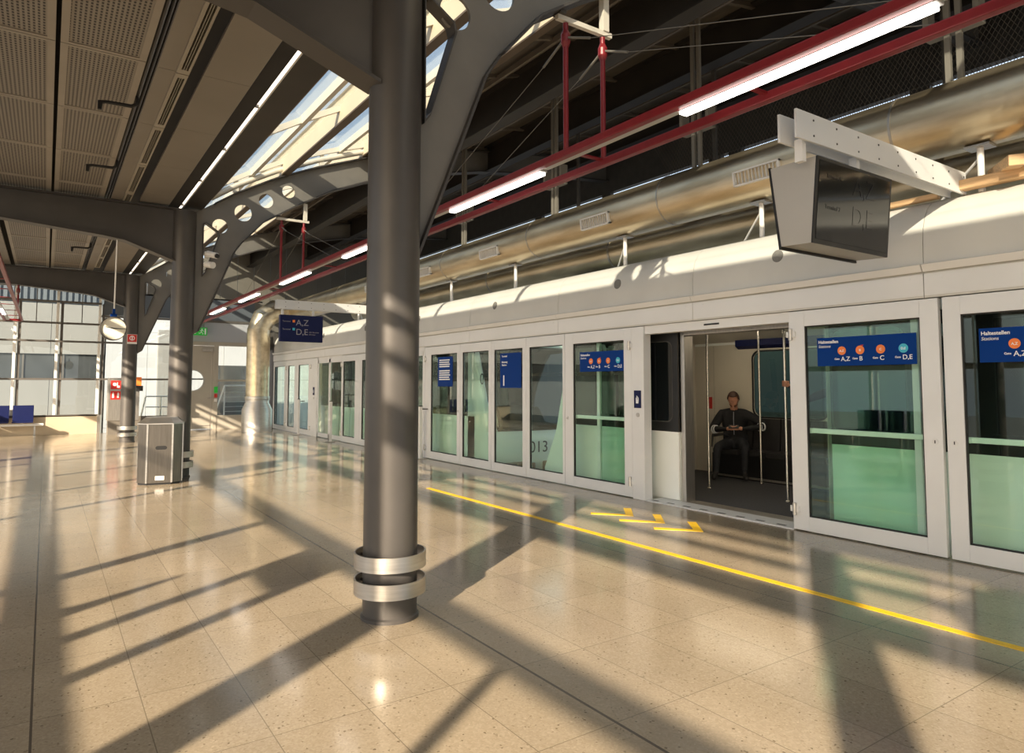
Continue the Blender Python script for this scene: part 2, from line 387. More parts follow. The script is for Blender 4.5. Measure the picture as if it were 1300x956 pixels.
# ------------------------------------------------------------------ columns with roof frames
def frame_column(y, label, xc=1.90, name='support_column'):
    t = thing(name, label, 'column', (xc, y, 0), 'grey steel columns down the platform')
    r = .175
    MB().lathe([(r+.012, 0), (r+.012, .02), (r, .03), (r, 4.0), (r, 4.36)], (xc, y, 0), 48).build('shaft', 'steel', t, smooth=True)
    for z in (.16, .325):
        pr = [(.222, z), (.232, z), (.232, z+.095), (.222, z+.095)]
        rings = [[(xc+a*math.cos(2*math.pi*j/48), y+a*math.sin(2*math.pi*j/48), b) for j in range(48)] for a, b in pr+[pr[0]]]
        o = MB().loft(rings, cap=False).build('guard_ring', 'stainless', t, 'brushed stainless guard ring', True)
        for k in range(4):
            a = k*math.pi/2+.6
            MB().tube([(xc+.17*math.cos(a), y+.17*math.sin(a), z+.05), (xc+.225*math.cos(a), y+.225*math.sin(a), z+.05)], .01, 8).build('spacer', 'steel', o)
    # left roof beam (web + flanges)
    bot = [(1.75, 3.50), (.95, 3.79), (.65, 3.83), (-.64, 3.94), (-2.2, 4.02), (XL+.08, 4.05)]
    top = [(XL+.08, 4.36), (1.75, 4.36)]
    m = MB().prism(bot+top, 'y', y-.012, y+.012)
    web = m.build('roof_beam', 'steel', t)
    m = MB()
    def ribbon(m, pts, w, th, sgn=-1):
        a = [(p[0], p[1]) for p in pts]; b = [(p[0], p[1]+sgn*th) for p in pts]
        for i in range(len(a)-1):
            m.prism([a[i], a[i+1], b[i+1], b[i]], 'y', y-w/2, y+w/2)
    ribbon(m, bot, .22, .025); ribbon(m, [(XL+.08, 4.385), (1.75, 4.385)], .22, .025)
    m.build('flange', 'steel_flange', web)
    # arch rib to the right with arm gusset and holes
    atop = [(1.95, 4.36), (2.25, 4.56), (2.61, 4.81), (3.27, 5.18), (3.98, 5.50), (4.94, 5.86), (6.0, 6.17), (7.5, 6.50), (9.5, 6.78), (11.17, 6.925)]
    abot = [(11.17, 6.45), (9.5, 6.30), (7.5, 6.03), (6.0, 5.70), (4.95, 5.37), (4.28, 5.09), (3.63, 4.71), (3.08, 4.35), (2.73, 3.95), (2.61, 3.77), (2.40, 3.22), (2.18, 2.66), (2.07, 2.38), (1.95, 2.30)]
    holes = [circ(2.36, 4.19, .125), circ(2.73, 4.47, .145), circ(3.11, 4.74, .125), circ(3.50, 4.97, .115)]
    tri = [(2.095, 3.30), (2.14, 3.36), (2.35, 4.02), (2.33, 4.09), (2.13, 4.22), (2.09, 4.20)]
    me = curve_mesh([atop+abot, tri]+holes, .026)
    rib = MB().add_mesh(me, F_negY(0, y, 0)).build('arch_rib', 'steel_arch', t)
    m = MB(); ribbon(m, atop[1:], .22, .024); ribbon(m, abot[:9], .22, .024, 1); 
    # arm edge flange
    for a, b_ in ((abot[8], abot[9]), (abot[9], abot[10]), (abot[10], abot[11]), (abot[11], abot[12])):
        m.prism([a, b_, (b_[0]-.02, b_[1]), (a[0]-.02, a[1])], 'y', y-.06, y+.06)
    for i in range(len(tri)):
        a, b_ = tri[i], tri[(i+1) % len(tri)]
        cx, cz = 2.19, 3.9
        a2 = (a[0]+(cx-a[0])*.09, a[1]+(cz-a[1])*.05); b2 = (b_[0]+(cx-b_[0])*.09, b_[1]+(cz-b_[1])*.05)
        m.prism([a, b_, b2, a2], 'y', y-.06, y+.06)
    m.build('flange', 'steel_flange', rib)
    return t
M['steel_arch'] = mat('arch_painted_steel', (.165, .155, .14), .5, .15, .08, 3)
frame_column(4.2, 'largest grey steel column, standing free on the tiles with stainless guard rings', 1.90)
frame_column(12.3, 'grey steel column just behind the stainless litter bin', 1.815)
frame_column(20.4, 'slim-looking grey steel column carrying the small red fire sign', 1.79)
frame_column(-3.9, 'grey steel column on the platform behind the camera', 1.90)

# ------------------------------------------------------------------ left roof
Y0, Y1 = YN, YB
ys = [-10.75+1.6*i for i in range(23)]   # joints, one at 6.85
ys = [v for v in [6.85+1.6*i for i in range(-11, 12)] if Y0 < v < Y1]
segs = list(zip([Y0]+ys, ys+[Y1]))
fr = MB(); pf = MB()
for a, b in segs:
    for x0, x1 in ((-.72, -.035), (0., .65)):
        e = .045
        fr.box(x0, x1, a+.006, a+e, 4.42, 4.45).box(x0, x1, b-e, b-.006, 4.42, 4.45)
        fr.box(x0, x0+e*1.3, a+e, b-e, 4.42, 4.45).box(x1-e*1.3, x1, a+e, b-e, 4.42, 4.45)
        pf.box(x0+.02, x1-.02, a+.02, b-.02, 4.428, 4.455)
ce = struct(fr, 'ceiling_left', 'ceil_frame')
p = pf.build('perforated_sheet', 'perf', ce)
m = MB()
for a, b in segs:
    m.box(.74, .895, Y0 if a == Y0 else a+.004, b-.004, 4.40, 4.44)
    m.box(1.13, 1.56, a+.003, b-.003, 4.42, 4.45)
    m.box(-1.2, -.80, a+.004, b-.004, 4.40, 4.44)
m.build('plain_panel', 'ceil_l', ce)
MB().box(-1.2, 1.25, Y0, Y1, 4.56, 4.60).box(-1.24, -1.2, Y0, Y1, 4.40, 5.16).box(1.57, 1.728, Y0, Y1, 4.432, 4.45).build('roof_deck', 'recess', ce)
struct(MB().box(XL-.5, -1.2, Y0, Y1, 5.12, 5.22), 'ceiling_side', 'ceil_l')
struct(MB().box(1.785, 2.06, Y0, Y1, 4.42, 5.12), 'trim_1', 'beam_dark')                 # eaves beam over the columns
struct(MB().box(1.765, 1.783, Y0, Y1, 4.43, 5.12), 'trim_2', 'white')           # pale flashing in the roof slot
m = MB().box(2.06, 2.10, Y0, Y1, 4.46, 5.0); struct(m, 'trim_3', 'brown_trim')
m = MB()
for y in (a for a, b in segs): m.box(1.72, 1.764, y+.5, y+.53, 4.43, 4.46)
struct(m, 'trim_4', 'darkgrey')
# black service pipes in the gap and little bent spray pipes
MB_ = MB().tube([(.675, Y0, 4.46), (.675, Y1, 4.46)], .022, 10).tube([(.725, Y0, 4.50), (.725, Y1, 4.50)], .016, 10)
pipe = MB_.build('service_pipe', 'black'); tag(pipe, 'black service pipes running along the gap beside the perforated ceiling panels', 'pipe')
for i, y in enumerate((7.8, 10.2, 14.2, 16.6)):
    o = MB().tube([(.67, y, 4.45), (.67, y, 4.36), (.62, y, 4.33), (.40, y+.02, 4.33), (.35, y+.02, 4.32), (.345, y+.02, 4.24)], .018, 10).build('hanging_pipe', 'black', smooth=True)
    tag(o, 'small bent black pipe under the perforated ceiling, %s from the camera' % ORD[i], 'pipe', 'bent black pipes under the ceiling')
# linear vents
v0 = None; k = 0
for a, b in segs:
    if a < 3 or b > 20: continue
    if v0 is None:
        v0 = thing('linear_vent', 'slim slotted air vent in the pale ceiling strip, first from the camera', 'vent', (.95, a, 4.4), 'linear vents along the ceiling strip')
        m = MB().box(.895, .925, a+.01, b-.01, 4.385, 4.43).box(.985, 1.005, a+.01, b-.01, 4.385, 4.43).box(.925, .985, a+.01, a+.10, 4.385, 4.43).box(.925, .985, b-.10, b-.01, 4.385, 4.43)
        m.build('frame', 'ceil_vent', v0)
        m = MB().box(.943, .948, a+.1, b-.1, 4.385, 4.43).box(.962, .967, a+.1, b-.1, 4.385, 4.43); m.build('blade', 'ceil_vent', v0)
        MB().box(.925, .985, a+.1, b-.1, 4.425, 4.43).build('backing', 'recess', v0)
    else:
        k += 1
        dup(v0, (.95, a, 4.4), 'slim slotted air vent in the pale ceiling strip, %s from the camera' % ORD[k], 'linear vents along the ceiling strip')

# ------------------------------------------------------------------ glazed roof strip
def zt(x):   # top of tube / glazing support
    pts = [(1.95, 4.36), (2.25, 4.56), (2.61, 4.81), (3.27, 5.18), (3.98, 5.50), (4.94, 5.86), (6.0, 6.17), (7.5, 6.50), (9.5, 6.78), (11.2, 6.93)]
    for (a, b), (c, d) in zip(pts[:-1], pts[1:]):
        if a <= x <= c: return b+(d-b)*(x-a)/(c-a)
    return pts[-1][1]
m = MB().box(3.38, 3.44, Y0, Y1, 5.26, 5.64)
pur = struct(m, 'trim_5', 'purlin')
m = MB().box(3.35, 3.47, Y0, Y1, 5.235, 5.26).box(3.35, 3.47, Y0, Y1, 5.64, 5.66)
m.box(4.87, 4.99, Y0, Y1, 5.865, 5.89)
struct(m, 'trim_6', 'brown_trim')
struct(MB().box(4.90, 4.96, Y0, Y1, 5.89, 6.30), 'trim_7', 'purlin')
g = lambda x: zt(x)+.30
m = MB()
for x in (2.28, 2.86, 4.45):
    m.box(x-.03, x+.03, Y0, Y1, g(x)-.11, g(x)+.02)
struct(m, 'trim_8', 'glaze_frame')
m = MB()
yr = [9.41+2.88*i for i in range(-7, 6) if Y0+.5 < 9.41+2.88*i < Y1-.2]
xs = [2.1, 2.5, 2.86, 3.4, 3.9, 4.45, 5.1]
for y in yr:
    for x0, x1 in zip(xs[:-1], xs[1:]):
        m.prism([(x0, g(x0)-.08), (x1, g(x1)-.08), (x1, g(x1)+.01), (x0, g(x0)+.01)], 'y', y-.035, y+.035)
struct(m, 'trim_9', 'glaze_frame')
m = MB()
for x0, x1 in zip(xs[:-1], xs[1:]):
    m.prism([(x0, g(x0)+.012), (x1, g(x1)+.012), (x1, g(x1)+.024), (x0, g(x0)+.024)], 'y', Y0, Y1)
struct(m, 'window_1', 'roof_glass')
# beige tubes riding on the arch ribs, with saddles
for i, y in enumerate((4.2, 12.3, 20.4)):
    t = thing('roof_strut_tube', ['beige tube riding on the roof arch of the largest column', 'beige tube riding on the sunlit roof arch of the second column', 'beige tube riding on the roof arch of the fire-sign column'][i], 'tube', (2.2, y, 4.7), 'beige tubes on the roof arches')
    MB().tube([(x, y, zt(x)+.13) for x in (2.2, 2.61, 3.27, 3.98, 4.94)], .05, 14).build('tube', 'glaze_frame', t, smooth=True)
    for x in (2.6, 3.41, 4.1, 4.93):
        MB().prism([(x-.05, zt(x)+.002), (x+.05, zt(x)+.03), (x+.03, zt(x)+.24), (x-.03, zt(x)+.22)], 'y', y-.02, y+.02).build('saddle', 'glaze_frame', t)

# ------------------------------------------------------------------ roof over the track
xs = [4.99, 6.0, 7.5, 9.5, 11.2]
m = MB()
for x0, x1 in zip(xs[:-1], xs[1:]):
    m.prism([(x0, zt(x0)+.10), (x1, zt(x1)+.10), (x1, zt(x1)+.25), (x0, zt(x0)+.25)], 'y', Y0, Y1)
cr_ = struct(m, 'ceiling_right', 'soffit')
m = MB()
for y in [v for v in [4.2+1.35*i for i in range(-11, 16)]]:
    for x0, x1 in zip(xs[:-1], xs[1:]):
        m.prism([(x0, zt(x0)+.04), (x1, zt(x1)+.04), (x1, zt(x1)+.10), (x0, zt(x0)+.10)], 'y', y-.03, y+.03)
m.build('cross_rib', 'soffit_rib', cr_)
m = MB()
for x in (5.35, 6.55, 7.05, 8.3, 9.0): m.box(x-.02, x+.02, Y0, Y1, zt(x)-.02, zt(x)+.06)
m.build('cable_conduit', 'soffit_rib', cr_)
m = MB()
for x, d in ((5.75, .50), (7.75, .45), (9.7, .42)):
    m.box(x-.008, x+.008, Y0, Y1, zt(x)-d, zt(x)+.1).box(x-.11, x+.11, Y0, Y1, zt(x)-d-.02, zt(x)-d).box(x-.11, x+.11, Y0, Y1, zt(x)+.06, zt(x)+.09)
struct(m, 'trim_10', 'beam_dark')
# outer wall with a slit of daylight, wire mesh in front
struct(MB().box(11.2, 11.35, Y0, 40, 6.17, 7.2).box(11.2, 11.35, Y0, 40, 4.42, 6.05), 'wall_outer', 'darkgrey')
m = MB()
for yy in (2.6, 4.9, 8.4, 8.9, 12.2, 15.0): m.box(11.22, 11.33, yy, yy+.3, 6.0, 6.2)
struct(m, 'trim_11', 'darkgrey')
m = MB()
z0, z1 = 5.35, 6.62; h = z1-z0; y = -3.0
while y < 9.5:
    for s in (1, -1):
        a, b = (y, y+h*.62) if s > 0 else (y+h*.62, y)
        m.tube([(10.7, a, z0), (10.7, b, z1)], .0045, 4, cap=False)
    y += .075
t = m.build('wire_mesh', 'soffit_rib'); tag(t, 'diamond wire mesh screen high above the track behind the big duct', 'mesh screen')

# ------------------------------------------------------------------ screen-door wall header
prof = [(XW, 2.27), (XW, 2.488), (6.462, 2.492), (6.462, 2.498), (6.435, 2.502), (6.405, 2.565), (6.412, 2.575), (6.455, 2.578), (6.458, 2.75), (6.475, 2.90), (6.51, 3.0), (6.57, 3.09), (6.66, 3.16), (6.78, 3.20), (6.95, 3.21), (6.95, 3.17), (6.7, 3.1), (6.62, 2.9), (6.62, 2.27)]
edges = [Y0, -7.63, -4.99, -2.35, .29, 2.93, 5.57, 8.21, 10.85, 13.49, 16.13, 18.77, 21.41, 24.05]
m = MB(); m2 = MB()
for a, b in zip(edges[:-1], edges[1:]):
    lo = [p for p in prof]
    m.prism(prof, 'y', a+.003, b-.003)
hd = struct(m, 'wall_right', 'fascia', True)
m = MB()
for a, b in zip(edges[:-1], edges[1:]):
    m.box(6.444, 6.46, a+.004, b-.004, 2.29, 2.484)
    m.prism([(6.432, 2.503), (6.402, 2.563), (6.396, 2.563), (6.426, 2.503)], 'y', a+.004, b-.004)
m.build('cover_plate', 'alu_light', hd)
m = MB()
for a in edges[1:-1]:
    for dy in (-.15, .12): m.disc((6.4445, a+dy, 2.45), (-1, 0, 0), .012, .004, 12)
m.build('fixing_bolt', 'alu', hd)
for i, y in enumerate((4.41, 6.91, 10.03, 13.0, 15.9, 19.0)):
    o = MB().disc((6.482, y, 2.88), (-1, 0, .1), .068, .012, 28).build('wall_speaker', 'speaker')
    tag(o, 'round grey speaker in the pale fascia, %s from the camera' % ORD[i], 'speaker', 'round speakers along the fascia')

# ------------------------------------------------------------------ glass screen doors
def screen_panel(y0, y1, label, fl=.14, frr=.14, name='screen_door', hinge=None, lock=None, group='glass panels of the platform screen wall', z0=.0, zg=(.155, 2.10), bar=False):
    """panel between y0 (near) and y1 (far); fl = frame width at the far side, frr at the near side"""
    t = thing(name, label, 'screen door', (XW+.03, (y0+y1)/2, 0), group)
    m = MB()
    x0, x1 = XW, XW+.055
    m.box(x0, x1, y0, y0+frr, z0+.012, 2.26, .006).box(x0, x1, y1-fl, y1, z0+.012, 2.26, .006)
    m.box(x0+.001, x1-.001, y0+frr, y1-fl, z0+.012, zg[0], .004).box(x0+.001, x1-.001, y0+frr, y1-fl, zg[1], 2.26, .004)
    m.build('frame', 'alu', t)
    m = MB(); e = .012
    m.box(x0+.012, x0+.04, y0+frr, y0+frr+e, zg[0], zg[1]).box(x0+.012, x0+.04, y1-fl-e, y1-fl, zg[0], zg[1]).box(x0+.012, x0+.04, y0+frr, y1-fl, zg[0], zg[0]+e).box(x0+.012, x0+.04, y0+frr, y1-fl, zg[1]-e, zg[1])
    m.build('gasket', 'rubber', t)
    MB().box(x0+.022, x0+.032, y0+frr+.002, y1-fl-.002, zg[0]+.002, zg[1]-.002).build('pane', 'psd_glass', t)
    if hinge is not None:
        yh = y1-.03 if hinge == 'far' else y0+.03
        for z in (.22, 2.02):
            o = MB().tube([(x0-.022, yh, z-.06), (x0-.022, yh, z+.06)], .02, 14).build('hinge', 'stainless', t, smooth=True)
            MB().box(x0-.02, x0+.002, yh-.05, yh+.05, z-.03, z+.03, .004).build('leaf', 'alu_light', o)
    if lock is not None:
        yl = y0+.06 if lock == 'near' else y1-.06
        o = MB().disc((x0+.001, yl, 1.0), (-1, 0, 0), .026, .008, 20).build('lock', 'alu_light', t)
        MB().box(x0-.009, x0-.006, yl-.004, yl+.004, .985, 1.012).build('keyhole', 'black', o)
    if bar:
        MB().box(x1+.03, x1+.075, y0+.06, y1-fl+.02, 1.0, 1.05, .01).box(x1-.002, x1+.035, y0+.1, y0+.14, 1.0, 1.05).box(x1-.002, x1+.035, y1-fl-.02, y1-fl+.02, 1.0, 1.05).build('push_bar', 'train_white', t, 'horizontal push bar behind the glass')
    return t

def badge_sign(panel, y_far, y_near, badges, zc=1.825, h=.285):
    """blue strip with round badges stuck on the pane; text runs from far to near"""
    x = XW+.0205; L = y_far-y_near
    s = MB().box(x-.002, x, y_near, y_far, zc-h/2, zc+h/2).build('station_sign', 'sign_blue', panel, 'blue station sign with orange and turquoise badges')
    for ln in (('Haltestellen', .044, .085, 0, .0008), ('Stations', .040, .042, .2, 0)):
        MB().add_mesh(text_mesh(ln[0], ln[1], shear=ln[3], bold=ln[4]), F_negX(x-.0035, y_far-.015, zc+ln[2])).build('heading', 'txt_white', s)
    for fx, top, bot, cy in badges:
        y = y_far-fx*L
        MB().add_mesh(text_mesh(bot, .060, 'LEFT', bold=.0006), F_negX(x-.0035, y+.01, zc-.095)).build('gate_letters', 'txt_white', s)
        MB().add_mesh(text_mesh('Gate', .026, 'RIGHT', bold=.0004), F_negX(x-.0035, y+.025, zc-.082)).build('gate_word', 'txt_white', s)
        MB().add_mesh(text_mesh(top, .030, 'CENTER', bold=.0004), F_negX(x-.0055, y, zc-.005)).build('badge_letters', 'txt_white', s)
    for key in ('orange', 'cyan'):
        bs = [q for q in badges if q[3] == key]
        for fx, top, bot, cy in bs:
            MB().disc((x-.0025, y_far-fx*L, zc+.006), (-1, 0, 0), .042, .0022, 28).build('badge', cy, s)
            if bot == 'B':
                y = y_far-fx*L
                MB().prism([(y-.035, zc+.055), (y-.005, zc+.055), (y-.02, zc+.035)], 'x', x-.004, x-.002).build('marker', 'red_sign', s)
BG = [(.27, 'A,Z', 'A,Z', 'orange'), (.46, 'B', 'B', 'orange'), (.665, 'C', 'C', 'orange'), (.88, 'D,E', 'D,E', 'cyan')]

p0 = screen_panel(1.28, 2.79, 'glass escape door cut off by the photo edge, its blue sign showing A,Z', .14, .14, hinge='near', lock='far', bar=True)
badge_sign(p0, 2.52, 1.58, BG)
p1 = screen_panel(2.825, 4.285, 'wide glass escape door by the open doorway with the largest whole blue badge sign', .175, .155, hinge='far', lock='near', bar=True)
badge_sign(p1, 3.98, 3.02, BG)
p2 = screen_panel(6.63, 8.05, 'glass escape door beside the navy call plate with a small blue badge sign', .19, .15, hinge='near', lock='far', bar=True)
badge_sign(p2, 7.72, 6.80, BG)
p3 = screen_panel(8.06, 9.05, 'glass screen panel showing the dark train nose and its number', .08, .05)
p4 = screen_panel(9.06, 10.10, 'glass screen panel with the blue platform 1 sign', .08, .10)
p5 = screen_panel(10.11, 11.20, 'plain glass screen panel between the two blue panel signs', .08, .09)
p6 = screen_panel(11.21, 12.65, 'glass escape door with an upright blue notice of small white lines', .26, .11, hinge='far', lock='near')
p7 = screen_panel(15.05, 16.2, 'glass screen panel half hidden behind the largest column', .14, .12)
p8 = screen_panel(16.21, 17.45, 'glass escape door beside the middle white guard post', .10, .30, hinge='far')
p9 = screen_panel(19.95, 21.36, 'glass door between the far call plate and the two last glass panels', .16, .26, hinge='near')
p10 = screen_panel(21.37, 22.42, 'second last glass screen panel before the duct riser, bright behind', .12, .22)
p11 = screen_panel(22.43, 24.0, 'last glass screen panel beside the vertical duct riser', .14, .25, hinge='near')
# platform 1 sign
x = XW+.0205
s = MB().box(x-.002, x, 9.22, 9.85, 1.44, 2.03).build('platform_sign', 'sign_blue', p4, 'blue sign with a white number 1')
for q_ in (('Terminal', .045, 1.965, 0), ('Bahnsteig', .045, 1.865, 0), ('Platform', .042, 1.815, .2)):
    MB().add_mesh(text_mesh(q_[0], q_[1], shear=q_[3], bold=.0006), F_negX(x-.0035, 9.80, q_[2])).build('heading', 'txt_white', s)
MB().add_mesh(text_mesh('1', .25, bold=.004), F_negX(x-.0035, 9.80, 1.48)).build('number', 'txt_white', s)
s = MB().box(x-.002, x, 11.52, 12.12, 1.46, 2.04).build('notice', 'sign_blue', p6, 'upright blue notice with two blocks of small white lines')
for i, ww in enumerate((.42, .40, .43, .41, 0, .43, .41, .44, .40, .43)):
    if ww: MB().box(x-.0035, x-.002, 12.06-ww, 12.06, 1.965-i*.042, 1.988-i*.042).build('text_line', 'txt_white', s)
# jamb posts
def jamb(y0, y1, label, button):
    t = thing('door_jamb', label, 'door post', (XW+.05, (y0+y1)/2, 0), 'metal posts between the screen doors')
    MB().box(XW-.004, XW+.13, y0, y1, 0, 2.26, .006).build('post', 'alu', t)
    if button:
        yc = (y0+y1)/2
        o = MB().box(XW-.018, XW-.002, yc-.06, yc+.06, 1.19, 1.42, .004).build('call_plate', 'navy', t, 'navy plate with a white hand symbol')
        m = MB(); X_ = XW-.0195
        m.prism([(yc-.022, 1.25), (yc+.022, 1.25), (yc+.024, 1.30), (yc-.028, 1.30)], 'x', X_, X_+.002)
        for k, (dy, hh) in enumerate(((-.022, .028), (-.008, .042), (.006, .052), (.019, .026))): m.box(X_, X_+.002, yc+dy-.0045, yc+dy+.0045, 1.30, 1.30+hh)
        m.build('hand_symbol', 'txt_white', o)
        b = MB().disc((XW-.002, yc, 1.10), (-1, 0, 0), .028, .012, 20).build('push_button', 'stainless', t)
jamb(6.405, 6.625, 'metal post with navy call plate beside the open doorway', True)
jamb(12.66, 12.72, 'slim metal post next to the door with the upright blue notice', False)
jamb(14.86, 15.04, 'metal post hidden behind the largest column', False)
jamb(19.42, 19.94, 'wide metal post with navy call plate far down the screen wall', True)
# header rail over open doorway, threshold
t = thing('door_header', 'metal header rail over the open train doorway', 'door header', (6.5, 5.35, 2.2))
MB().box(6.47, 6.60, 4.29, 6.40, 2.155, 2.265, .004).build('rail', 'alu_light', t)
MB().box(6.464, 6.472, 5.2, 5.42, 2.20, 2.22).build('sensor', 'black', t)
t = thing('door_threshold', 'metal sill with dark slots across the open train doorway', 'threshold', (6.55, 5.35, 0))
MB().box(6.45, 6.76, 4.29, 6.40, -.10, .012, .004).build('sill', 'alu_light', t)
for i in range(8): MB().box(6.50, 6.535, 4.42+i*.26, 4.53+i*.26, .010, .0135).build('slot', 'black', t)
# sliding leaves
def slide_leaf(y0, y1, label, x=6.60):
    t = thing('sliding_door', label, 'sliding door', (x, (y0+y1)/2, 0), 'sliding leaves of the screen doors')
    m = MB().box(x, x+.04, y0, y0+.06, .02, 2.2).box(x, x+.04, y1-.06, y1, .02, 2.2).box(x, x+.04, y0, y1, .02, .13).box(x, x+.04, y0, y1, 2.1, 2.2)
    m.build('frame', 'alu', t)
    MB().box(x+.015, x+.025, y0+.06, y1-.06, .13, 2.1).build('pane', 'psd_glass', t)
slide_leaf(3.07, 4.26, 'open sliding leaf parked behind the glass door with the largest badge sign')
slide_leaf(6.60, 7.50, 'open sliding leaf parked behind the glass door beside the call plate')
slide_leaf(12.73, 13.78, 'closed sliding leaf next to the door with the upright blue notice', 6.47)
slide_leaf(13.79, 14.85, 'closed sliding leaf hidden behind the largest column', 6.47)
slide_leaf(17.46, 18.43, 'closed sliding leaf by the middle white guard post', 6.47)
slide_leaf(18.44, 19.41, 'closed sliding leaf next to the far post with call plate', 6.47)
m = MB().box(6.47, 6.6, 12.72, 14.86, 2.2, 2.27).box(6.47, 6.6, 17.45, 19.42, 2.2, 2.27); struct(m, 'trim_12', 'alu')
# end trim of the wall
struct(MB().box(6.20, 6.26, 24.0, 24.5, 0, 3.25), 'trim_13', 'fascia')
struct(MB().box(6.45, 6.6, 24.02, 24.69, 0, 3.3), 'trim_14', 'darkgrey')
# nearer part of wall outside the frame
screen_panel(-1.0, 1.27, 'glass screen panel just outside the photo edge', .14, .14)
screen_panel(-3.4, -1.01, 'glass screen panel beside the camera, out of the photo', .14, .14)

# low white posts by the doors
def post(xp, yp, label):
    t = thing('guard_post', label, 'post', (xp, yp, 0), 'white guard posts by the screen doors')
    MB().box(xp-.16, xp+.12, yp-.05, yp+.05, 0, .015, .003).build('base_plate', 'stainless', t)
    MB().box(xp-.03, xp+.03, yp-.03, yp+.03, .015, 1.05, .006).build('upright', 'white', t)
    MB().tube([(xp+.02, yp, 1.0), (6.445, yp, 1.0)], .012, 10).build('stay', 'darkgrey', t)
    MB().box(xp-.032, xp+.032, yp-.032, yp+.032, 1.05, 1.07, .004).build('cap', 'darkgrey', t)
post(6.27, 20.5, 'white guard post before the last glass panels near the duct riser')
post(6.21, 17.55, 'middle white guard post, beside the far sliding doors')
post(6.28, 12.5, 'white guard post peeping out beside the largest column')

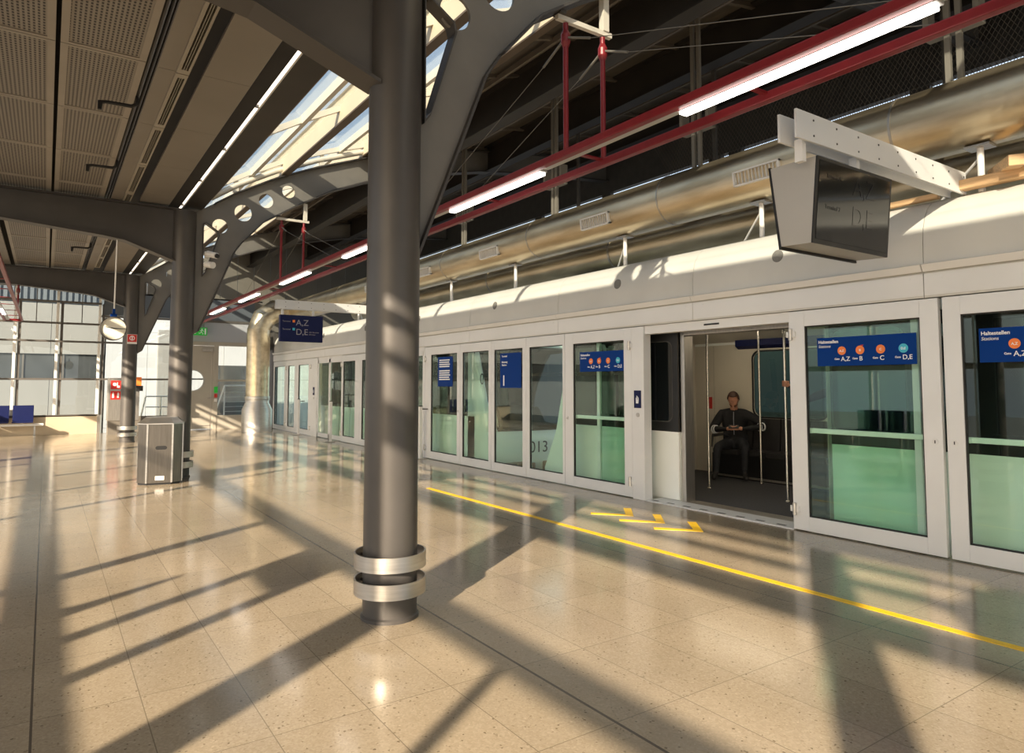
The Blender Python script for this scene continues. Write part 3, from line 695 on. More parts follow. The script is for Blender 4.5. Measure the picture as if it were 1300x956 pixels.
# ------------------------------------------------------------------ trains
def car(name, label, ya, yb, noses, openings, loc_label_doors):
    """train car between ya and yb (body ends at floor level); noses: (near, far) booleans; openings: list of (y0,y1,is_open)"""
    XA, XB = 6.80, 9.64
    t = thing(name, label, 'train', ((XA+XB)/2, (ya+yb)/2, -1.0), 'two coupled train cars')
    # side wall profile (x,z) near side: lower skin, window band, upper
    def pieces(side):
        s = 1 if side == 'near' else -1
        X = (lambda d: XA+d) if side == 'near' else (lambda d: XB-d)
        return X
    zs = (-.75, .885, 2.18, 2.52)
    # build openings list
    cuts = sorted((o[0], o[1]) for o in openings)
    spans = []; c = ya
    for a, b in cuts: spans.append((c, a)); c = b
    spans.append((c, yb))
    low = MB(); upp = MB(); win = MB(); inn = MB()
    for a, b in spans:
        low.prism([(XA, -.75), (XA, .885), (XA+.05, .885), (XA+.05, -.75)], 'y', a, b)
        upp.prism([(XA+.0, 2.19), (XA+.05, 2.40), (XA+.12, 2.40), (XA+.06, 2.19)], 'y', a, b)
        win.prism([(XA+.004, .885), (XA+.004, 2.19), (XA+.02, 2.19), (XA+.02, .885)], 'y', a+.02, b-.02)
    low.prism([(XB, -.75), (XB, .90), (XB-.05, .90), (XB-.05, -.75)], 'y', ya, yb)
    upp.prism([(XB, 2.05), (XB-.05, 2.40), (XB-.12, 2.40), (XB-.06, 2.05)], 'y', ya, yb)
    for a, b in cuts: upp.prism([(XA, 2.19), (XA+.05, 2.40), (XA+.12, 2.40), (XA+.06, 2.19)], 'y', a, b); low.box(XA, XA+.05, a, b, -.75, -.03)
    upp.prism([(XA+.05, 2.40), (XA+.5, 2.56), (XB-.5, 2.56), (XB-.05, 2.40)], 'y', ya, yb)
    low.build('lower_body', 'train_white', t); upp.build('roof', 'train_white', t)
    win.build('side_window', 'window_dark', t, 'dark glazed window band')
    MB().box(XA+.02, XB-.05, ya, yb, -.10, 0).build('floor_pan', 'train_floor', t)
    # noses
    for far, has in ((False, noses[0]), (True, noses[1])):
        y = yb if far else ya; sg = 1 if far else -1
        if not has:
            MB().box(XA+.03, XB-.03, y-.03 if far else y, y if far else y+.03, -.1, 2.5).build('end_wall', 'train_white', t); continue
        # side view: slanting end; ring of points around the windscreen, nose bulges with x
        def yy(x, z):
            u = (x-(XA+XB)/2)/((XB-XA)/2)
            prof = [(-.75, .28), (.05, .50), (.5, .48), (.95, .36), (1.5, .18), (2.2, -.06), (2.5, -.2)]
            for (a, b), (c_, d) in zip(prof[:-1], prof[1:]):
                if a <= z <= c_: v = b+(d-b)*(z-a)/(c_-a); break
            else: v = prof[-1][1]
            return y+sg*(v+.22*(1-abs(u)**2.5))
        X0, X1 = XA, XB
        def grid(mb, x0, x1, z0, z1, nx, nz, off=0):
            rows = []
            for j in range(nz+1):
                z = z0+(z1-z0)*j/nz; row = []
                for i in range(nx+1):
                    x_ = x0(z)+(x1(z)-x0(z))*i/nx
                    row.append(mb.bm.verts.new((x_, yy(x_, z)+sg*off, z)))
                rows.append(row)
            fs = []
            for j in range(nz):
                for i in range(nx): fs.append(mb.bm.faces.new((rows[j][i], rows[j][i+1], rows[j+1][i+1], rows[j+1][i])))
            return fs
        mb = MB(); grid(mb, lambda z: X0, lambda z: X1, -.75, .62, 14, 8)
        grid(mb, lambda z: X0, lambda z: X0+.10+.10*max(0, min(1, (1.1-z)/.5)), .62, 2.5, 3, 10); grid(mb, lambda z: X1-.10-.10*max(0, min(1, (1.1-z)/.5)), lambda z: X1, .62, 2.5, 3, 10)
        grid(mb, lambda z: X0+.1, lambda z: X1-.1, 2.25, 2.5, 12, 3)
        # side cheeks joining nose and body
        for X_ in (X0, X1):
            pts = [(y, -.75)]+[(yy(X_, z), z) for z in (-.75, -.2, .05, .3, .5, .95, 1.5, 2.2, 2.45)]+[(y, 2.45)]
            if min(sg*(p[0]-y) for p in pts) < 0:
                pts = [(y-sg*.25, -.75)]+pts[1:-1]+[(y-sg*.25, 2.45)]
            mb.prism(pts, 'x', X_ if X_ == X0 else X_-.012, X_+.012 if X_ == X0 else X_)
        n = mb.build('nose', 'train_white', t, smooth=True)
        sol = n.modifiers.new('thick', 'SOLIDIFY'); sol.thickness = .02
        mb = MB(); grid(mb, lambda z: X0+.10+.10*max(0, min(1, (1.1-z)/.5)), lambda z: X1-.10-.10*max(0, min(1, (1.1-z)/.5)), .62, 2.27, 14, 10, -.01)
        wn = mb.build('windscreen', 'window_dark', t, smooth=True); sol = wn.modifiers.new('thick', 'SOLIDIFY'); sol.thickness = .012
        mb = MB()
        for cx in (X0+.45, X1-.45, (X0+X1)/2):
            yv = yy(cx, .1); mb.box(cx-.33, cx+.33, min(yv, yv+sg*.28), max(yv, yv+sg*.28), -.24, .05, .02)
        mb.build('bumper', 'brownbox', t)
    return t, XA, XB

# car with the open door (near car); extends from behind the right edge to Y 8.45
tA, XA, XB = car('train_car', 'white train car standing with its door open behind the screen doors', -2.2, 8.45, (False, False), [(4.06, 6.06, True)], '')
# sloped end of near car
m = MB()
m.prism([(8.45, -.75), (8.95, -.75), (9.02, .15), (8.72, .75), (8.55, 1.4), (8.45, 2.45)], 'x', XA, XA+.03).prism([(8.45, -.75), (8.95, -.75), (9.02, .15), (8.72, .75), (8.55, 1.4), (8.45, 2.45)], 'x', XB-.03, XB)
m.loft([[(XA, 8.95, -.75), (XB, 8.95, -.75)], [(XA, 9.02, .15), (XB, 9.02, .15)], [(XA, 8.72, .75), (XB, 8.72, .75)], [(XA, 8.55, 1.4), (XB, 8.55, 1.4)], [(XA, 8.45, 2.45), (XB, 8.45, 2.45)]], cap=False, closed=False)
m.build('nose', 'train_white', tA)
m = MB()
for cx in (XA+.45, XB-.45): m.box(cx-.33, cx+.33, 9.0, 9.25, -.06, .22, .02)
m.build('bumper', 'brownbox', tA)
# exterior leaf (open, slid to the far side) and near leaf
def leaf(y0, y1, lab):
    o = MB().box(XA-.05, XA-.02, y0, y1, .02, .885, .004).build('door_leaf', 'train_white', tA, lab)
    MB().prism([(XA-.05, .885), (XA-.05, 2.18), (XA-.02, 2.18), (XA-.02, .885)], 'y', y0, y1).build('upper_panel', 'black', o)
    pts = []
    a, b, c, d = y0+.10, y1-.03, 1.02, 2.06
    r = .10
    for (cy, cz, st) in ((b-r, d-r, 0), (a+r, d-r, 90), (a+r, c+r, 180), (b-r, c+r, 270)):
        for k in range(6): an = R(st+k*18); pts.append((cy+r*math.cos(an), cz+r*math.sin(an)))
    MB().prism(pts, 'x', XA-.056, XA-.05).build('leaf_window', 'window_dark', o)
    MB().prism([(p[0]+(.012 if p[0] > (a+b)/2 else -.012), p[1]+(.012 if p[1] > 1.5 else -.012)) for p in pts], 'x', XA-.053, XA-.049).build('window_seal', 'darkgrey', o)
leaf(6.10, 6.95, 'open train door leaf with dark upper window')
leaf(3.16, 4.02, 'open train door leaf on the near side')
# door frame of the car
m = MB().box(XA-.01, XA+.16, 6.02, 6.09, 0, 2.2, .01).box(XA-.01, XA+.16, 4.02, 4.09, 0, 2.2, .01).box(XA-.01, XA+.16, 4.06, 6.06, 2.13, 2.21, .01)
m.build('door_frame', 'stainless_dull', tA)
MB().box(XA-.03, XA+.2, 4.06, 6.06, -.03, .006).build('door_sill', 'stainless_dull', tA)
# interior
XI = XB-.06
m = MB()
wy0, wy1, wz0, wz1, rr = 5.75, 7.02, .98, 2.03, .14
def rrect(a, b, c, d, r):
    pts = []
    for (cy, cz, st) in ((b-r, d-r, 0), (a+r, d-r, 90), (a+r, c+r, 180), (b-r, c+r, 270)):
        for k in range(7): an = R(st+k*15); pts.append((cy+r*math.cos(an), cz+r*math.sin(an)))
    return pts
wins = [rrect(wy0, wy1, wz0, wz1, rr), rrect(3.6, 5.3, wz0, wz1, rr), rrect(1.4, 3.1, wz0, wz1, rr)]
# rail: local x = -y? use F: local (x,y)->(Y,Z)
FX = lambda x_: Matrix(((0, 0, 1, x_), (1, 0, 0, 0), (0, 1, 0, 0), (0, 0, 0, 1)))
me = curve_mesh([[(-2.1, 0), (8.30, 0), (8.30, 2.3), (-2.1, 2.3)]]+wins, .04)
m.add_mesh(me, FX(XI)); m.build('inner_wall', 'train_wall', tA)
m = MB()
for wpts in wins: m.prism([(p[0], p[1]) for p in wpts], 'x', XI+.005, XI+.015)
m.build('far_window', 'train_glass', tA)
m = MB()
for wpts in wins:
    c0 = (sum(p[0] for p in wpts)/len(wpts), sum(p[1] for p in wpts)/len(wpts))
    big = [(c0[0]+(p[0]-c0[0])*1.035, c0[1]+(p[1]-c0[1])*1.045) for p in wpts]
    me = curve_mesh([big, wpts], .014); m.add_mesh(me, FX(XI-.018))
m.build('window_seal', 'black', tA)
# end wall inside, with door outline and slanted dark window
m = MB().box(XA+.06, XI, 8.22, 8.27, 0, 2.3).build('inner_end_wall', 'train_wall', tA)
MB().box(XI-.02, XI+.0, 7.80, 7.83, .3, 2.2).box(XI-.20, XI-.18, 8.20, 8.22, .3, 2.2).build('panel_joint', 'darkgrey', tA)
MB().prism([(7.20, .95), (7.32, .95), (7.46, 2.0), (7.30, 2.0)], 'y', 8.205, 8.22).build('end_window', 'window_dark', tA)
MB().disc((8.15, 8.218, 1.22), (0, -1, 0), .045, .012, 20).build('emergency_lock', 'darkgrey', tA)
MB().box(XI-.04, XI-.02, 7.86, 7.96, 1.08, 1.28).build('alarm_unit', 'red_sign', tA)
# ceiling with coving and dark band, ceiling lights
m = MB().prism([(XA+.12, 2.30), (XA+.4, 2.36), (XI-.5, 2.36), (XI, 2.20), (XI, 2.40), (XA+.12, 2.42)], 'y', -2.1, 8.22); m.build('inner_ceiling', 'train_ceiling', tA)
MB().prism([(XI-.10, 2.13), (XI-.02, 2.08), (XI-.02, 2.20), (XI-.10, 2.24)], 'y', -2.1, 7.3).build('route_band', 'navy', tA)
MB().box(7.55, 8.35, 7.55, 7.62, 2.20, 2.26).build('end_display', 'black', tA)
MB().box(8.75, 8.80, -2., 7.6, 2.345, 2.362).box(8.2, 8.25, -2., 7.6, 2.345, 2.362).build('light_strip', 'strip_glow', tA)
# notices by the window
m = MB().box(XI-.024, XI-.02, 5.38, 5.56, 1.62, 1.86).box(XI-.024, XI-.02, 5.38, 5.56, 1.42, 1.53); m.build('wall_notice', 'red_sign', tA)
me = curve_mesh([circ(0, 0, .085), circ(0, 0, .068)], .004)
m = MB().add_mesh(me, F_negX(XI-.024, 5.47, 2.03)); m.add_mesh(curve_mesh([[(-.06, .05), (-.05, .06), (.06, -.05), (.05, -.06)]], .004), F_negX(XI-.024, 5.47, 2.03)); m.build('no_smoking_mark', 'darkgrey', tA)
# grab poles
for (px, py) in ((7.98, 6.64), (9.00, 6.50), (7.90, 5.32)):
    o = MB().tube([(px, py, .012), (px, py, 2.35)], .017, 14).build('grab_pole', 'pole_metal', tA, smooth=True)
    MB().lathe([(.03, 0), (.03, .012), (.018, .02)], (px, py, 0), 16).build('pole_foot', 'pole_metal', o)
# seats: bench along the far wall and a seat on the end wall
def seat_unit(y0, y1, parent):
    o = MB().box(XI-.48, XI-.03, y0+.01, y1-.01, .38, .46, .02).build('seat', 'seat_dark', parent)
    MB().prism([(XI-.10, .46), (XI-.02, .46), (XI-.02, .95), (XI-.06, .95)], 'y', y0+.01, y1-.01).build('backrest', 'seat_dark', o)
    return o
for k in range(11): seat_unit(2.0+.5*k, 2.5+.5*k, tA)
MB().box(XI-.42, XI-.02, -2, 7.55, 0.0, .38).build('seat_box', 'black', tA)
MB().box(XI-.44, XI-.42, -2, 7.55, .02, .05).build('kick_rail', 'stainless_dull', tA)
for yy_ in (6.03, 7.52):
    MB().tube([(XI-.46, yy_, .47), (XI-.44, yy_, .66), (XI-.04, yy_, .68)], .016, 10).build('seat_divider', 'darkgrey', tA, smooth=True)
o = MB().box(7.25, 8.75, 7.75, 8.18, .38, .46, .02).build('end_seat', 'seat_dark', tA)
MB().prism([(8.10, .46), (8.20, .46), (8.20, .92), (8.16, .92)], 'x', 7.25, 8.75).build('backrest', 'seat_dark', o)
MB().box(7.3, 8.7, 7.85, 8.2, 0, .38).build('end_seat_box', 'black', tA)
MB().tube([(7.25, 7.76, .46), (7.25, 7.78, .66), (7.25, 8.15, .68)], .02, 10).tube([(8.0, 7.76, .46), (8.0, 7.78, .66), (8.0, 8.15, .68)], .02, 10).build('armrest', 'black', tA, smooth=True)

tB, _, _ = car('train_car', 'second train car with dark windscreen and number 013 on its white nose', 11.25, 20.2, (True, False), [], '')
m = MB(); m.add_mesh(text_mesh('013', .30), F_negY(7.55, 10.50, .22)); m.build('car_number', 'txt_dark', tB)
m = MB(); m.add_mesh(text_mesh('0', .30), F_negX(6.797, 11.05, 1.50)); m.build('side_number', 'txt_dark', tB)
for (a, b) in ((13.0, 14.5), (17.7, 19.2)):
    o = MB().box(6.775, 6.80, a, b, .0, .885, .004).build('door_leaf', 'train_white', tB)
    MB().box(6.775, 6.80, a, b, .885, 2.15).build('upper_panel', 'window_dark', o)
    MB().box(6.770, 6.80, (a+b)/2-.01, (a+b)/2+.01, .0, 2.15).build('edge_seal', 'rubber', o)

# ------------------------------------------------------------------ ducts
t = thing('ventilation_duct', 'large round galvanised duct running above the pale fascia and down to the floor', 'duct', (6.75, 5, 3.25))
Rd = .325; DX, DZ = 6.78, 3.93
m = MB().tube([(DX, -6, DZ), (DX, 22.9, DZ)], Rd, 48); m.build('main_tube', 'duct', t, smooth=True)
for y in (.3, 3.19, 6.15, 9.06, 12.04, 15.0, 18.0, 20.6):
    MB().tube([(DX, y-.012, DZ), (DX, y+.012, DZ)], Rd+.006, 48).build('seam_ring', 'stainless_dull', t, smooth=True)
rx, ry = 5.62, 22.75
pth = [(rx, ry, .9), (rx, ry, 3.25), (rx+.14, ry, 3.62), (rx+.48, ry, 3.88), (rx+1.1, ry, DZ)]
MB().tube(pth, .355, 40).build('riser', 'duct', t, smooth=False)
for q in t.children:
    if q.name.startswith('riser'):
        for p_ in q.data.polygons: p_.use_smooth = True
        q.data.set_sharp_from_angle(angle=R(12))
MB().lathe([(.46, 0), (.46, .70), (.36, .92), (.36, 1.02)], (rx, ry, 0), 40).build('riser_foot', 'stainless', t, smooth=True)
MB().lathe([(.372, 1.0), (.378, 1.02), (.378, 1.10), (.372, 1.12)], (rx, ry, 0), 40).build('collar', 'stainless', t, smooth=True)
# supply grilles set in the front of the duct
for y in (1.7, 4.64, 7.35, 10.2, 12.75, 15.6):
    a = R(14); ca, sa = math.cos(a), math.sin(a)
    def P(u, v, d):  # u along -y, v up along surface, d outward
        r = Rd+d
        return (DX-r*ca+v*(-sa)*-1*0 - v*sa*-0 - 0, y-u, DZ-r*sa*-0)
    mtx = Matrix.Translation((DX, y, DZ)) @ Matrix.Rotation(R(-8), 4, 'Y') @ Matrix.Translation((-Rd-.012, 0, -.04))
    def gbox(mb, x0, x1, y0, y1, z0, z1):
        tmp = MB().box(x0, x1, y0, y1, z0, z1); me = bpy.data.meshes.new('g'); tmp.bm.to_mesh(me); tmp.bm.free(); mb.add_mesh(me, mtx)
    mf = MB(); L_, H_ = .30, .085
    gbox(mf, -.02, .04, -L_, L_, H_-.018, H_); gbox(mf, -.02, .04, -L_, L_, -H_, -H_+.018); gbox(mf, -.02, .04, -L_, -L_+.02, -H_, H_); gbox(mf, -.02, .04, L_-.02, L_, -H_, H_)
    o = mf.build('supply_grille', 'alu_light', t)
    ms = MB()
    for k in range(13): gbox(ms, -.012, .02, -L_+.03+k*.045, -L_+.036+k*.045, -H_+.015, H_-.015)
    ms.build('blade', 'alu_light', o)
    mb_ = MB(); gbox(mb_, .02, .03, -L_+.02, L_-.02, -H_+.015, H_-.015); mb_.build('backing', 'duct', o)
# supports from fascia and struts from the roof
for y in (.2, 2.56, 4.80, 7.05, 9.80, 12.1, 14.6, 17.1):
    o = MB().tube([(6.76, y, 3.19), (6.76, y, 3.62)], .028, 14).build('support_post', 'white', t, smooth=True)
    MB().tube([(6.78, y+.02, 3.50), (7.1, y+.55, 3.20)], .012, 8).build('brace', 'white', o)
    MB().box(6.68, 6.84, y-.10, y+.10, 3.585, 3.605).build('saddle_plate', 'stainless_dull', o)
for y in (-.2, 2.80, 5.86, 8.88, 11.88, 14.9):
    o = MB().box(6.90, 6.94, y-.075, y-.025, 4.15, 6.45).box(6.90, 6.94, y+.025, y+.075, 4.15, 6.45).build('hanger_strut', 'gable', t)
    MB().box(6.86, 7.0, y-.24, y-.19, 4.82, 5.12).box(6.86, 7.0, y+.19, y+.24, 4.82, 5.12).box(6.86, 7.0, y-.24, y+.24, 4.80, 4.83).build('strut_bracket', 'gable', o)
t2 = thing('return_duct', 'second dull round duct lying in shade behind and below the big duct', 'duct', (8.0, 5, 3.2))
MB().tube([(7.95, -6, 3.72), (7.95, 20, 3.72)], .30, 36).build('main_tube', 'duct', t2, smooth=True)
for y in (1.2, 4.9, 8.4, 12.2): MB().tube([(7.95, y-.02, 3.72), (7.95, y+.02, 3.72)], .31, 36).build('seam_ring', 'stainless_dull', t2, smooth=True)
m = MB()
for y in (0.5, 3.3, 6.4, 9.5): MB().box(7.93, 7.97, y-.03, y+.03, 4.0, 6.5).build('hanger_rod', 'darkgrey', t2)

# ------------------------------------------------------------------ lighting frames
def light_frame(xc, label, ya, yb, hang, zr=3.35, hh=1.08):
    t = thing('lighting_frame', label, 'lighting frame', (xc, (ya+yb)/2, zr), None)
    xl, xr = xc-.20, xc+.20
    for x_ in (xl, xr): MB().box(x_-.03, x_+.03, ya, yb, zr-.03, zr+.03, .008).build('rail', 'red', t, 'dark red square rail')
    y = ya+.4
    while y < yb: MB().box(xl, xr, y-.02, y+.02, zr+.013, zr+.027).build('cross_bar', 'red', t); y += 1.575
    MB().box(xl-.03, xr+.03, yb-.05, yb, zr-.03, zr+.03).build('end_bar', 'red', t)
    MB().box(xl+.037, xl+.113, ya, yb-.06, zr-.012, zr+.012).build('gear_tray', 'lamp_body', t, 'grey gear tray beside the red rail')
    for y in hang:
        for j, x_ in enumerate((xl, xr)):
            o = MB().tube([(x_, y, zr+.03), (x_, y, zr+hh)], .022, 14).build('hanger', 'red', t, smooth=True)
            MB().lathe([(.024, zr+hh-.20), (.04, zr+hh-.16), (.04, zr+hh-.10), (.024, zr+hh-.06)], (x_, y, 0), 14).build('collar', 'red', o)
            mm = MB()
            for sg in (-1, 1):
                mm.tube([(x_, y+sg*.03, zr+hh-.13), (x_, y+sg*.30, zr+hh-.25)], .010, 8).tube([(x_, y+sg*.30, zr+hh-.25), (x_, y+sg*2.6, zr+.03)], .003, 6)
            mm.build('stay_wire', 'gable', o)
    return t
LF = light_frame(3.59, 'long red lighting frame hung over the platform in front of the screen doors', -2.5, 24.2, (4.2, 12.3))
LF2 = light_frame(-.83, 'short-looking red lighting frame over the navy bench by the back wall', 2.0, 24.2, (20.4,), 3.35, .56)
def brk(y):
    t = thing('hanger_bracket', 'beige angle bracket under the arch of the %s carrying two red rods' % ('largest column' if y < 5 else 'second column'), 'bracket', (3.57, y, 4.5), 'brackets for the red hanger rods')
    MB().box(3.30, 3.88, y-.02, y+.02, 4.44, 4.48).build('cross_arm', 'glaze_frame', t)
    MB().box(3.78, 3.84, y-.03, y+.03, 4.48, 4.79).build('tall_leg', 'glaze_frame', t)
    MB().box(3.30, 3.36, y-.05, y+.05, 4.48, 4.51).build('short_leg', 'darkgrey', t)
brk(4.2); brk(12.3)
def lamp(xc, y0, y1, label):
    xc -= .125
    t = thing('hanging_lamp', label, 'lamp', (xc, (y0+y1)/2, 3.3), 'fluorescent lamps in the red frames')
    MB().box(xc-.038, xc+.038, y0, y1, 3.320, 3.3375, .004).build('housing', 'lamp_body', t)
    MB().box(xc-.036, xc+.036, y0+.02, y1-.02, 3.298, 3.320, .006).build('diffuser', 'lamp_on', t, 'glowing white diffuser')
L_lab = ['%s glowing fluorescent lamp in the long red frame, counted from the camera' % q_ for q_ in ORD[:7]]+['fluorescent lamp in the long red frame behind the camera']
for i, y in enumerate((1.45, 4.6, 7.75, 10.9, 14.1, 17.25, 20.4, -1.7)): lamp(3.59, y, y+1.62, L_lab[i])
lamp(-.83, 17.25, 18.87, 'glowing fluorescent lamp in the shorter red frame, away from the back wall')
lamp(-.83, 20.4, 22.0, 'glowing fluorescent lamp in the shorter red frame, close to the back wall')

# ------------------------------------------------------------------ hanging signs
def arm(t, y, x0=4.18):
    for k, yy_ in enumerate((y-.075, y+.055)):
        MB().prism([(x0, 3.19), (x0, 3.39), (6.74, 3.39), (6.74, 3.19)], 'y', yy_, yy_+.018).build('arm_plate', 'alu_light', t)
    m = MB()
    for i in range(9):
        for z in (3.235, 3.345): m.disc((x0+.2+i*.29, y-.075, z), (0, -1, 0), .008, .003, 10)
    m.build('bolt', 'darkgrey', t)
    for x_ in (x0+.15, x0+.85): MB().box(x_-.022, x_+.022, y-.03, y+.03, 3.06, 3.22).build('drop_link', 'alu_light', t)
t = thing('departure_monitor', 'boxy hanging monitor with a dark screen on a bracket arm over the fascia', 'monitor', (5, 2.68, 3.2))
arm(t, 2.75)
x0, x1 = 4.43, 5.45
sec_t = (2.70-.05, 3.15); 
# wedge section in (y,z): front face leans forward at the top
fy_t, fy_b, by_t, by_b = 2.695, 2.75, 3.06, 2.985
m = MB().prism([(fy_t, 3.11), (fy_b, 2.50), (by_b, 2.51), (by_t, 3.11)], 'x', x0, x1); cs = m.build('case', 'monitor', t)
def front(u0, u1, v0, v1, off):   # quads lying on the front face, u in x, v 0..1 up the face
    y_ = lambda v: fy_b+(fy_t-fy_b)*v; z_ = lambda v: 2.50+.61*v
    return [(u0, y_(v0)-off, z_(v0)), (u1, y_(v0)-off, z_(v0)), (u1, y_(v1)-off, z_(v1)), (u0, y_(v1)-off, z_(v1))]
m = MB().loft([front(x0, x1, 0, 1, .0), front(x0, x1, 0, 1, .012)]); m.build('bezel', 'black', t)
m = MB().loft([front(x0+.03, x1-.03, .05, .96, .010), front(x0+.03, x1-.03, .05, .96, .016)]); scn = m.build('screen', 'screen', t)
tl = math.atan2(.055, .61)
Ft = Matrix.Translation((0, 0, 0))
def onfront(u, v): 
    y_ = fy_b+(fy_t-fy_b)*v-.0175; z_ = 2.50+.61*v
    return Matrix.Translation((u, y_, z_)) @ Matrix.Rotation(math.pi/2+tl, 4, 'X')
M['txt_faint'] = mat('lettering_faint', (.020, .020, .023), .10)
for q_ in (('A,Z', .20, 4.90, .66), ('D,E', .20, 4.90, .30), ('Terminal 1', .045, 4.55, .78), ('Terminal 2', .045, 4.55, .42)):
    MB().add_mesh(text_mesh(q_[0], q_[1]), onfront(q_[2], q_[3])).build('screen_lettering', 'txt_faint', scn)
MB().prism([(by_t, 3.12), (by_b, 2.49), (by_b+.02, 2.49), (by_t+.02, 3.12)], 'x', x0, x1).build('rear_screen', 'black', t)

t = thing('terminal_sign', 'navy hanging sign with A,Z and D,E over the far screen doors', 'sign', (4.8, 15.5, 3.0))
arm(t, 15.5)
s = MB().box(4.27, 5.24, 15.44, 15.56, 2.46, 3.06, .006).build('sign_box', 'navy', t)
yS = 15.437
for q_ in (('A,Z', .19, 4.62, 2.83), ('D,E', .19, 4.62, 2.62), ('Terminal', .05, 4.32, 2.90), ('Terminal', .05, 4.32, 2.72), ('Alle Bereiche', .042, 4.92, 2.67), ('All areas', .042, 4.92, 2.62)):
    MB().add_mesh(text_mesh(q_[0], q_[1]), F_negY(q_[2], yS, q_[3])).build('lettering', 'txt_dim', s)
MB().box(4.545, 4.60, yS-.001, yS+.003, 2.895, 2.95).build('badge', 'orange', s); MB().box(4.545, 4.60, yS-.001, yS+.003, 2.715, 2.77).build('badge', 'cyan', s)

# timbers lying on top of the fascia
tag(MB().box(6.60, 6.72, 2.02, 2.72, 3.215, 3.30, .012).build('timber_beam', 'wood', smooth=False), 'short squared timber lying along the fascia top under another timber', 'timber', 'timbers on top of the fascia')
o = MB().box(-.36, .36, -.06, .06, 0, .09, .012).build('timber_beam', 'wood'); o.location = (6.72, 2.36, 3.305); o.rotation_euler = (0, R(-6), R(32))
tag(o, 'short timber laid crosswise on top of another beside the duct post', 'timber', 'timbers on top of the fascia')
o = MB().box(-.03, .03, -.55, .55, 0, .05, .004).build('timber_board', 'wood'); o.location = (6.66, 3.42, 3.19)
tag(o, 'thin timber board lying on the fascia behind the monitor', 'timber', 'timbers on top of the fascia')

# ------------------------------------------------------------------ back wall
m = MB()
for x_ in (-2.9, -1.85, -.80, .23, 1.32): m.box(x_-.035, x_+.035, YB-.05, YB+.09, .0, 4.9)
m.box(2.0, 2.05, YB-.05, YB+.09, .0, 4.4).box(3.78, 3.84, YB-.05, YB+.05, 0, 2.9)
wb = struct(m, 'window_2', 'mullion')
m = MB()
for z in (.56, 1.66, 2.80, 3.35, 4.0): m.box(XL, 1.36, YB-.06, YB+.05, z-.028, z+.028)
for z in (1.66, 2.80, 3.62): m.box(1.36, 3.8, YB-.06, YB+.05, z-.028, z+.028)
for x_ in (-2.45, -.3, .85): m.box(x_-.012, x_+.012, YB-.03, YB, 3.35, 4.4)
m.box(3.8, 5.9, YB-.06, YB+.05, 3.58, 3.66)
for x_ in (-.72, .32, 1.4): m.box(x_-.01, x_+.06, YB+.0, YB+.16, .56, 4.0)
m.build('rail', 'rail_dark', wb)
MB().box(XL, 3.8, YB+.01, YB+.018, .0, 4.4).box(4.8, 6.0, YB+.01, YB+.018, .46, 2.8).build('pane', 'clear_glass', wb)
# low plinth, gable, door surround
m = MB().box(XL, 1.34, YB-.06, YB-.02, 0, .56); struct(m, 'wall_plinth', 'plinth')
m = MB().box(1.34, 1.42, YB-.10, YB-.02, 0, .56); struct(m, 'trim_15', 'stainless_dull')
struct(MB().box(2.36, 3.8, YB-.06, YB-.02, 0, .50), 'trim_16', 'plinth_dark')
g_ = MB()
xg = 1.5
while xg < 11.2:
    x2 = min(xg+.55, 11.2); g_.prism([(xg+.006, 4.36), (x2-.006, 4.36), (x2-.006, max(4.7, zt(x2)+.15)), (xg+.006, max(4.7, zt(max(2.0, xg))+.15))], 'y', YB-.02, YB+.06); xg = x2
gb = struct(g_, 'wall_back', 'gable')
MB().box(5.95, 11.2, YB-.02, YB+.06, 2.7, 4.35).build('lower_panel', 'gable', gb)
MB().box(XL, 1.5, YB-.02, YB+.06, 4.40, 5.2).build('upper_panel', 'gable', gb)
MB().box(1.5, 6.2, YB-.02, YB+.05, 4.36, 4.40).build('sill_strip', 'darkgrey', gb)
struct(MB().box(1.42, 6.0, YB-.01, YB+.05, 3.66, 4.36), 'trim_17', 'corrugated')
struct(MB().box(3.84, 5.95, YB-.03, YB+.06, 2.93, 3.58), 'trim_18', 'facade_white')
struct(MB().box(3.82, 5.95, YB-.05, YB+.06, 2.80, 2.93), 'trim_19', 'door_grey')
struct(MB().box(4.78, 5.95, YB-.05, YB+.06, 0, .46).box(4.66, 4.80, YB-.05, YB+.06, 0, 2.8).box(4.8, 5.95, YB-.04, YB+.05, 1.60, 1.66), 'trim_20', 'door_grey')
# door with porthole
d = thing('door_1', 'grey back wall door with a round porthole behind the second column', 'door', (4.25, YB, 0)); d['kind'] = 'structure'
me = curve_mesh([[(3.84, .02), (4.66, .02), (4.66, 2.79), (3.84, 2.79)], circ(4.02, 1.63, .34)], .05)
MB().add_mesh(me, F_negY(0, YB, 0)).build('leaf', 'door_grey', d)
me = curve_mesh([circ(4.02, 1.63, .36, 40), circ(4.02, 1.63, .33, 40)], .07); MB().add_mesh(me, F_negY(0, YB, 0)).build('porthole_rim', 'stainless', d)
MB().disc((4.02, YB, 1.63), (0, 1, 0), .335, .008, 40).build('porthole_pane', 'clear_glass', d)
MB().box(3.70, 4.35, YB+.012, YB+.02, 1.66, 1.70).build('porthole_bar', 'rail_dark', d)
MB().tube([(4.58, YB-.03, 1.05), (4.58, YB-.09, 1.05), (4.48, YB-.09, 1.05)], .014, 8).build('handle', 'stainless', d)
MB().box(4.28, 4.6, YB-.09, YB-.025, 2.60, 2.68).build('door_closer', 'stainless_dull', d)
m = MB().box(4.58, 4.60, YB-.03, YB-.025, .02, 2.7).box(3.9, 4.6, YB-.03, YB-.025, .12, .14); m.build('edge_strip', 'stainless_dull', d)
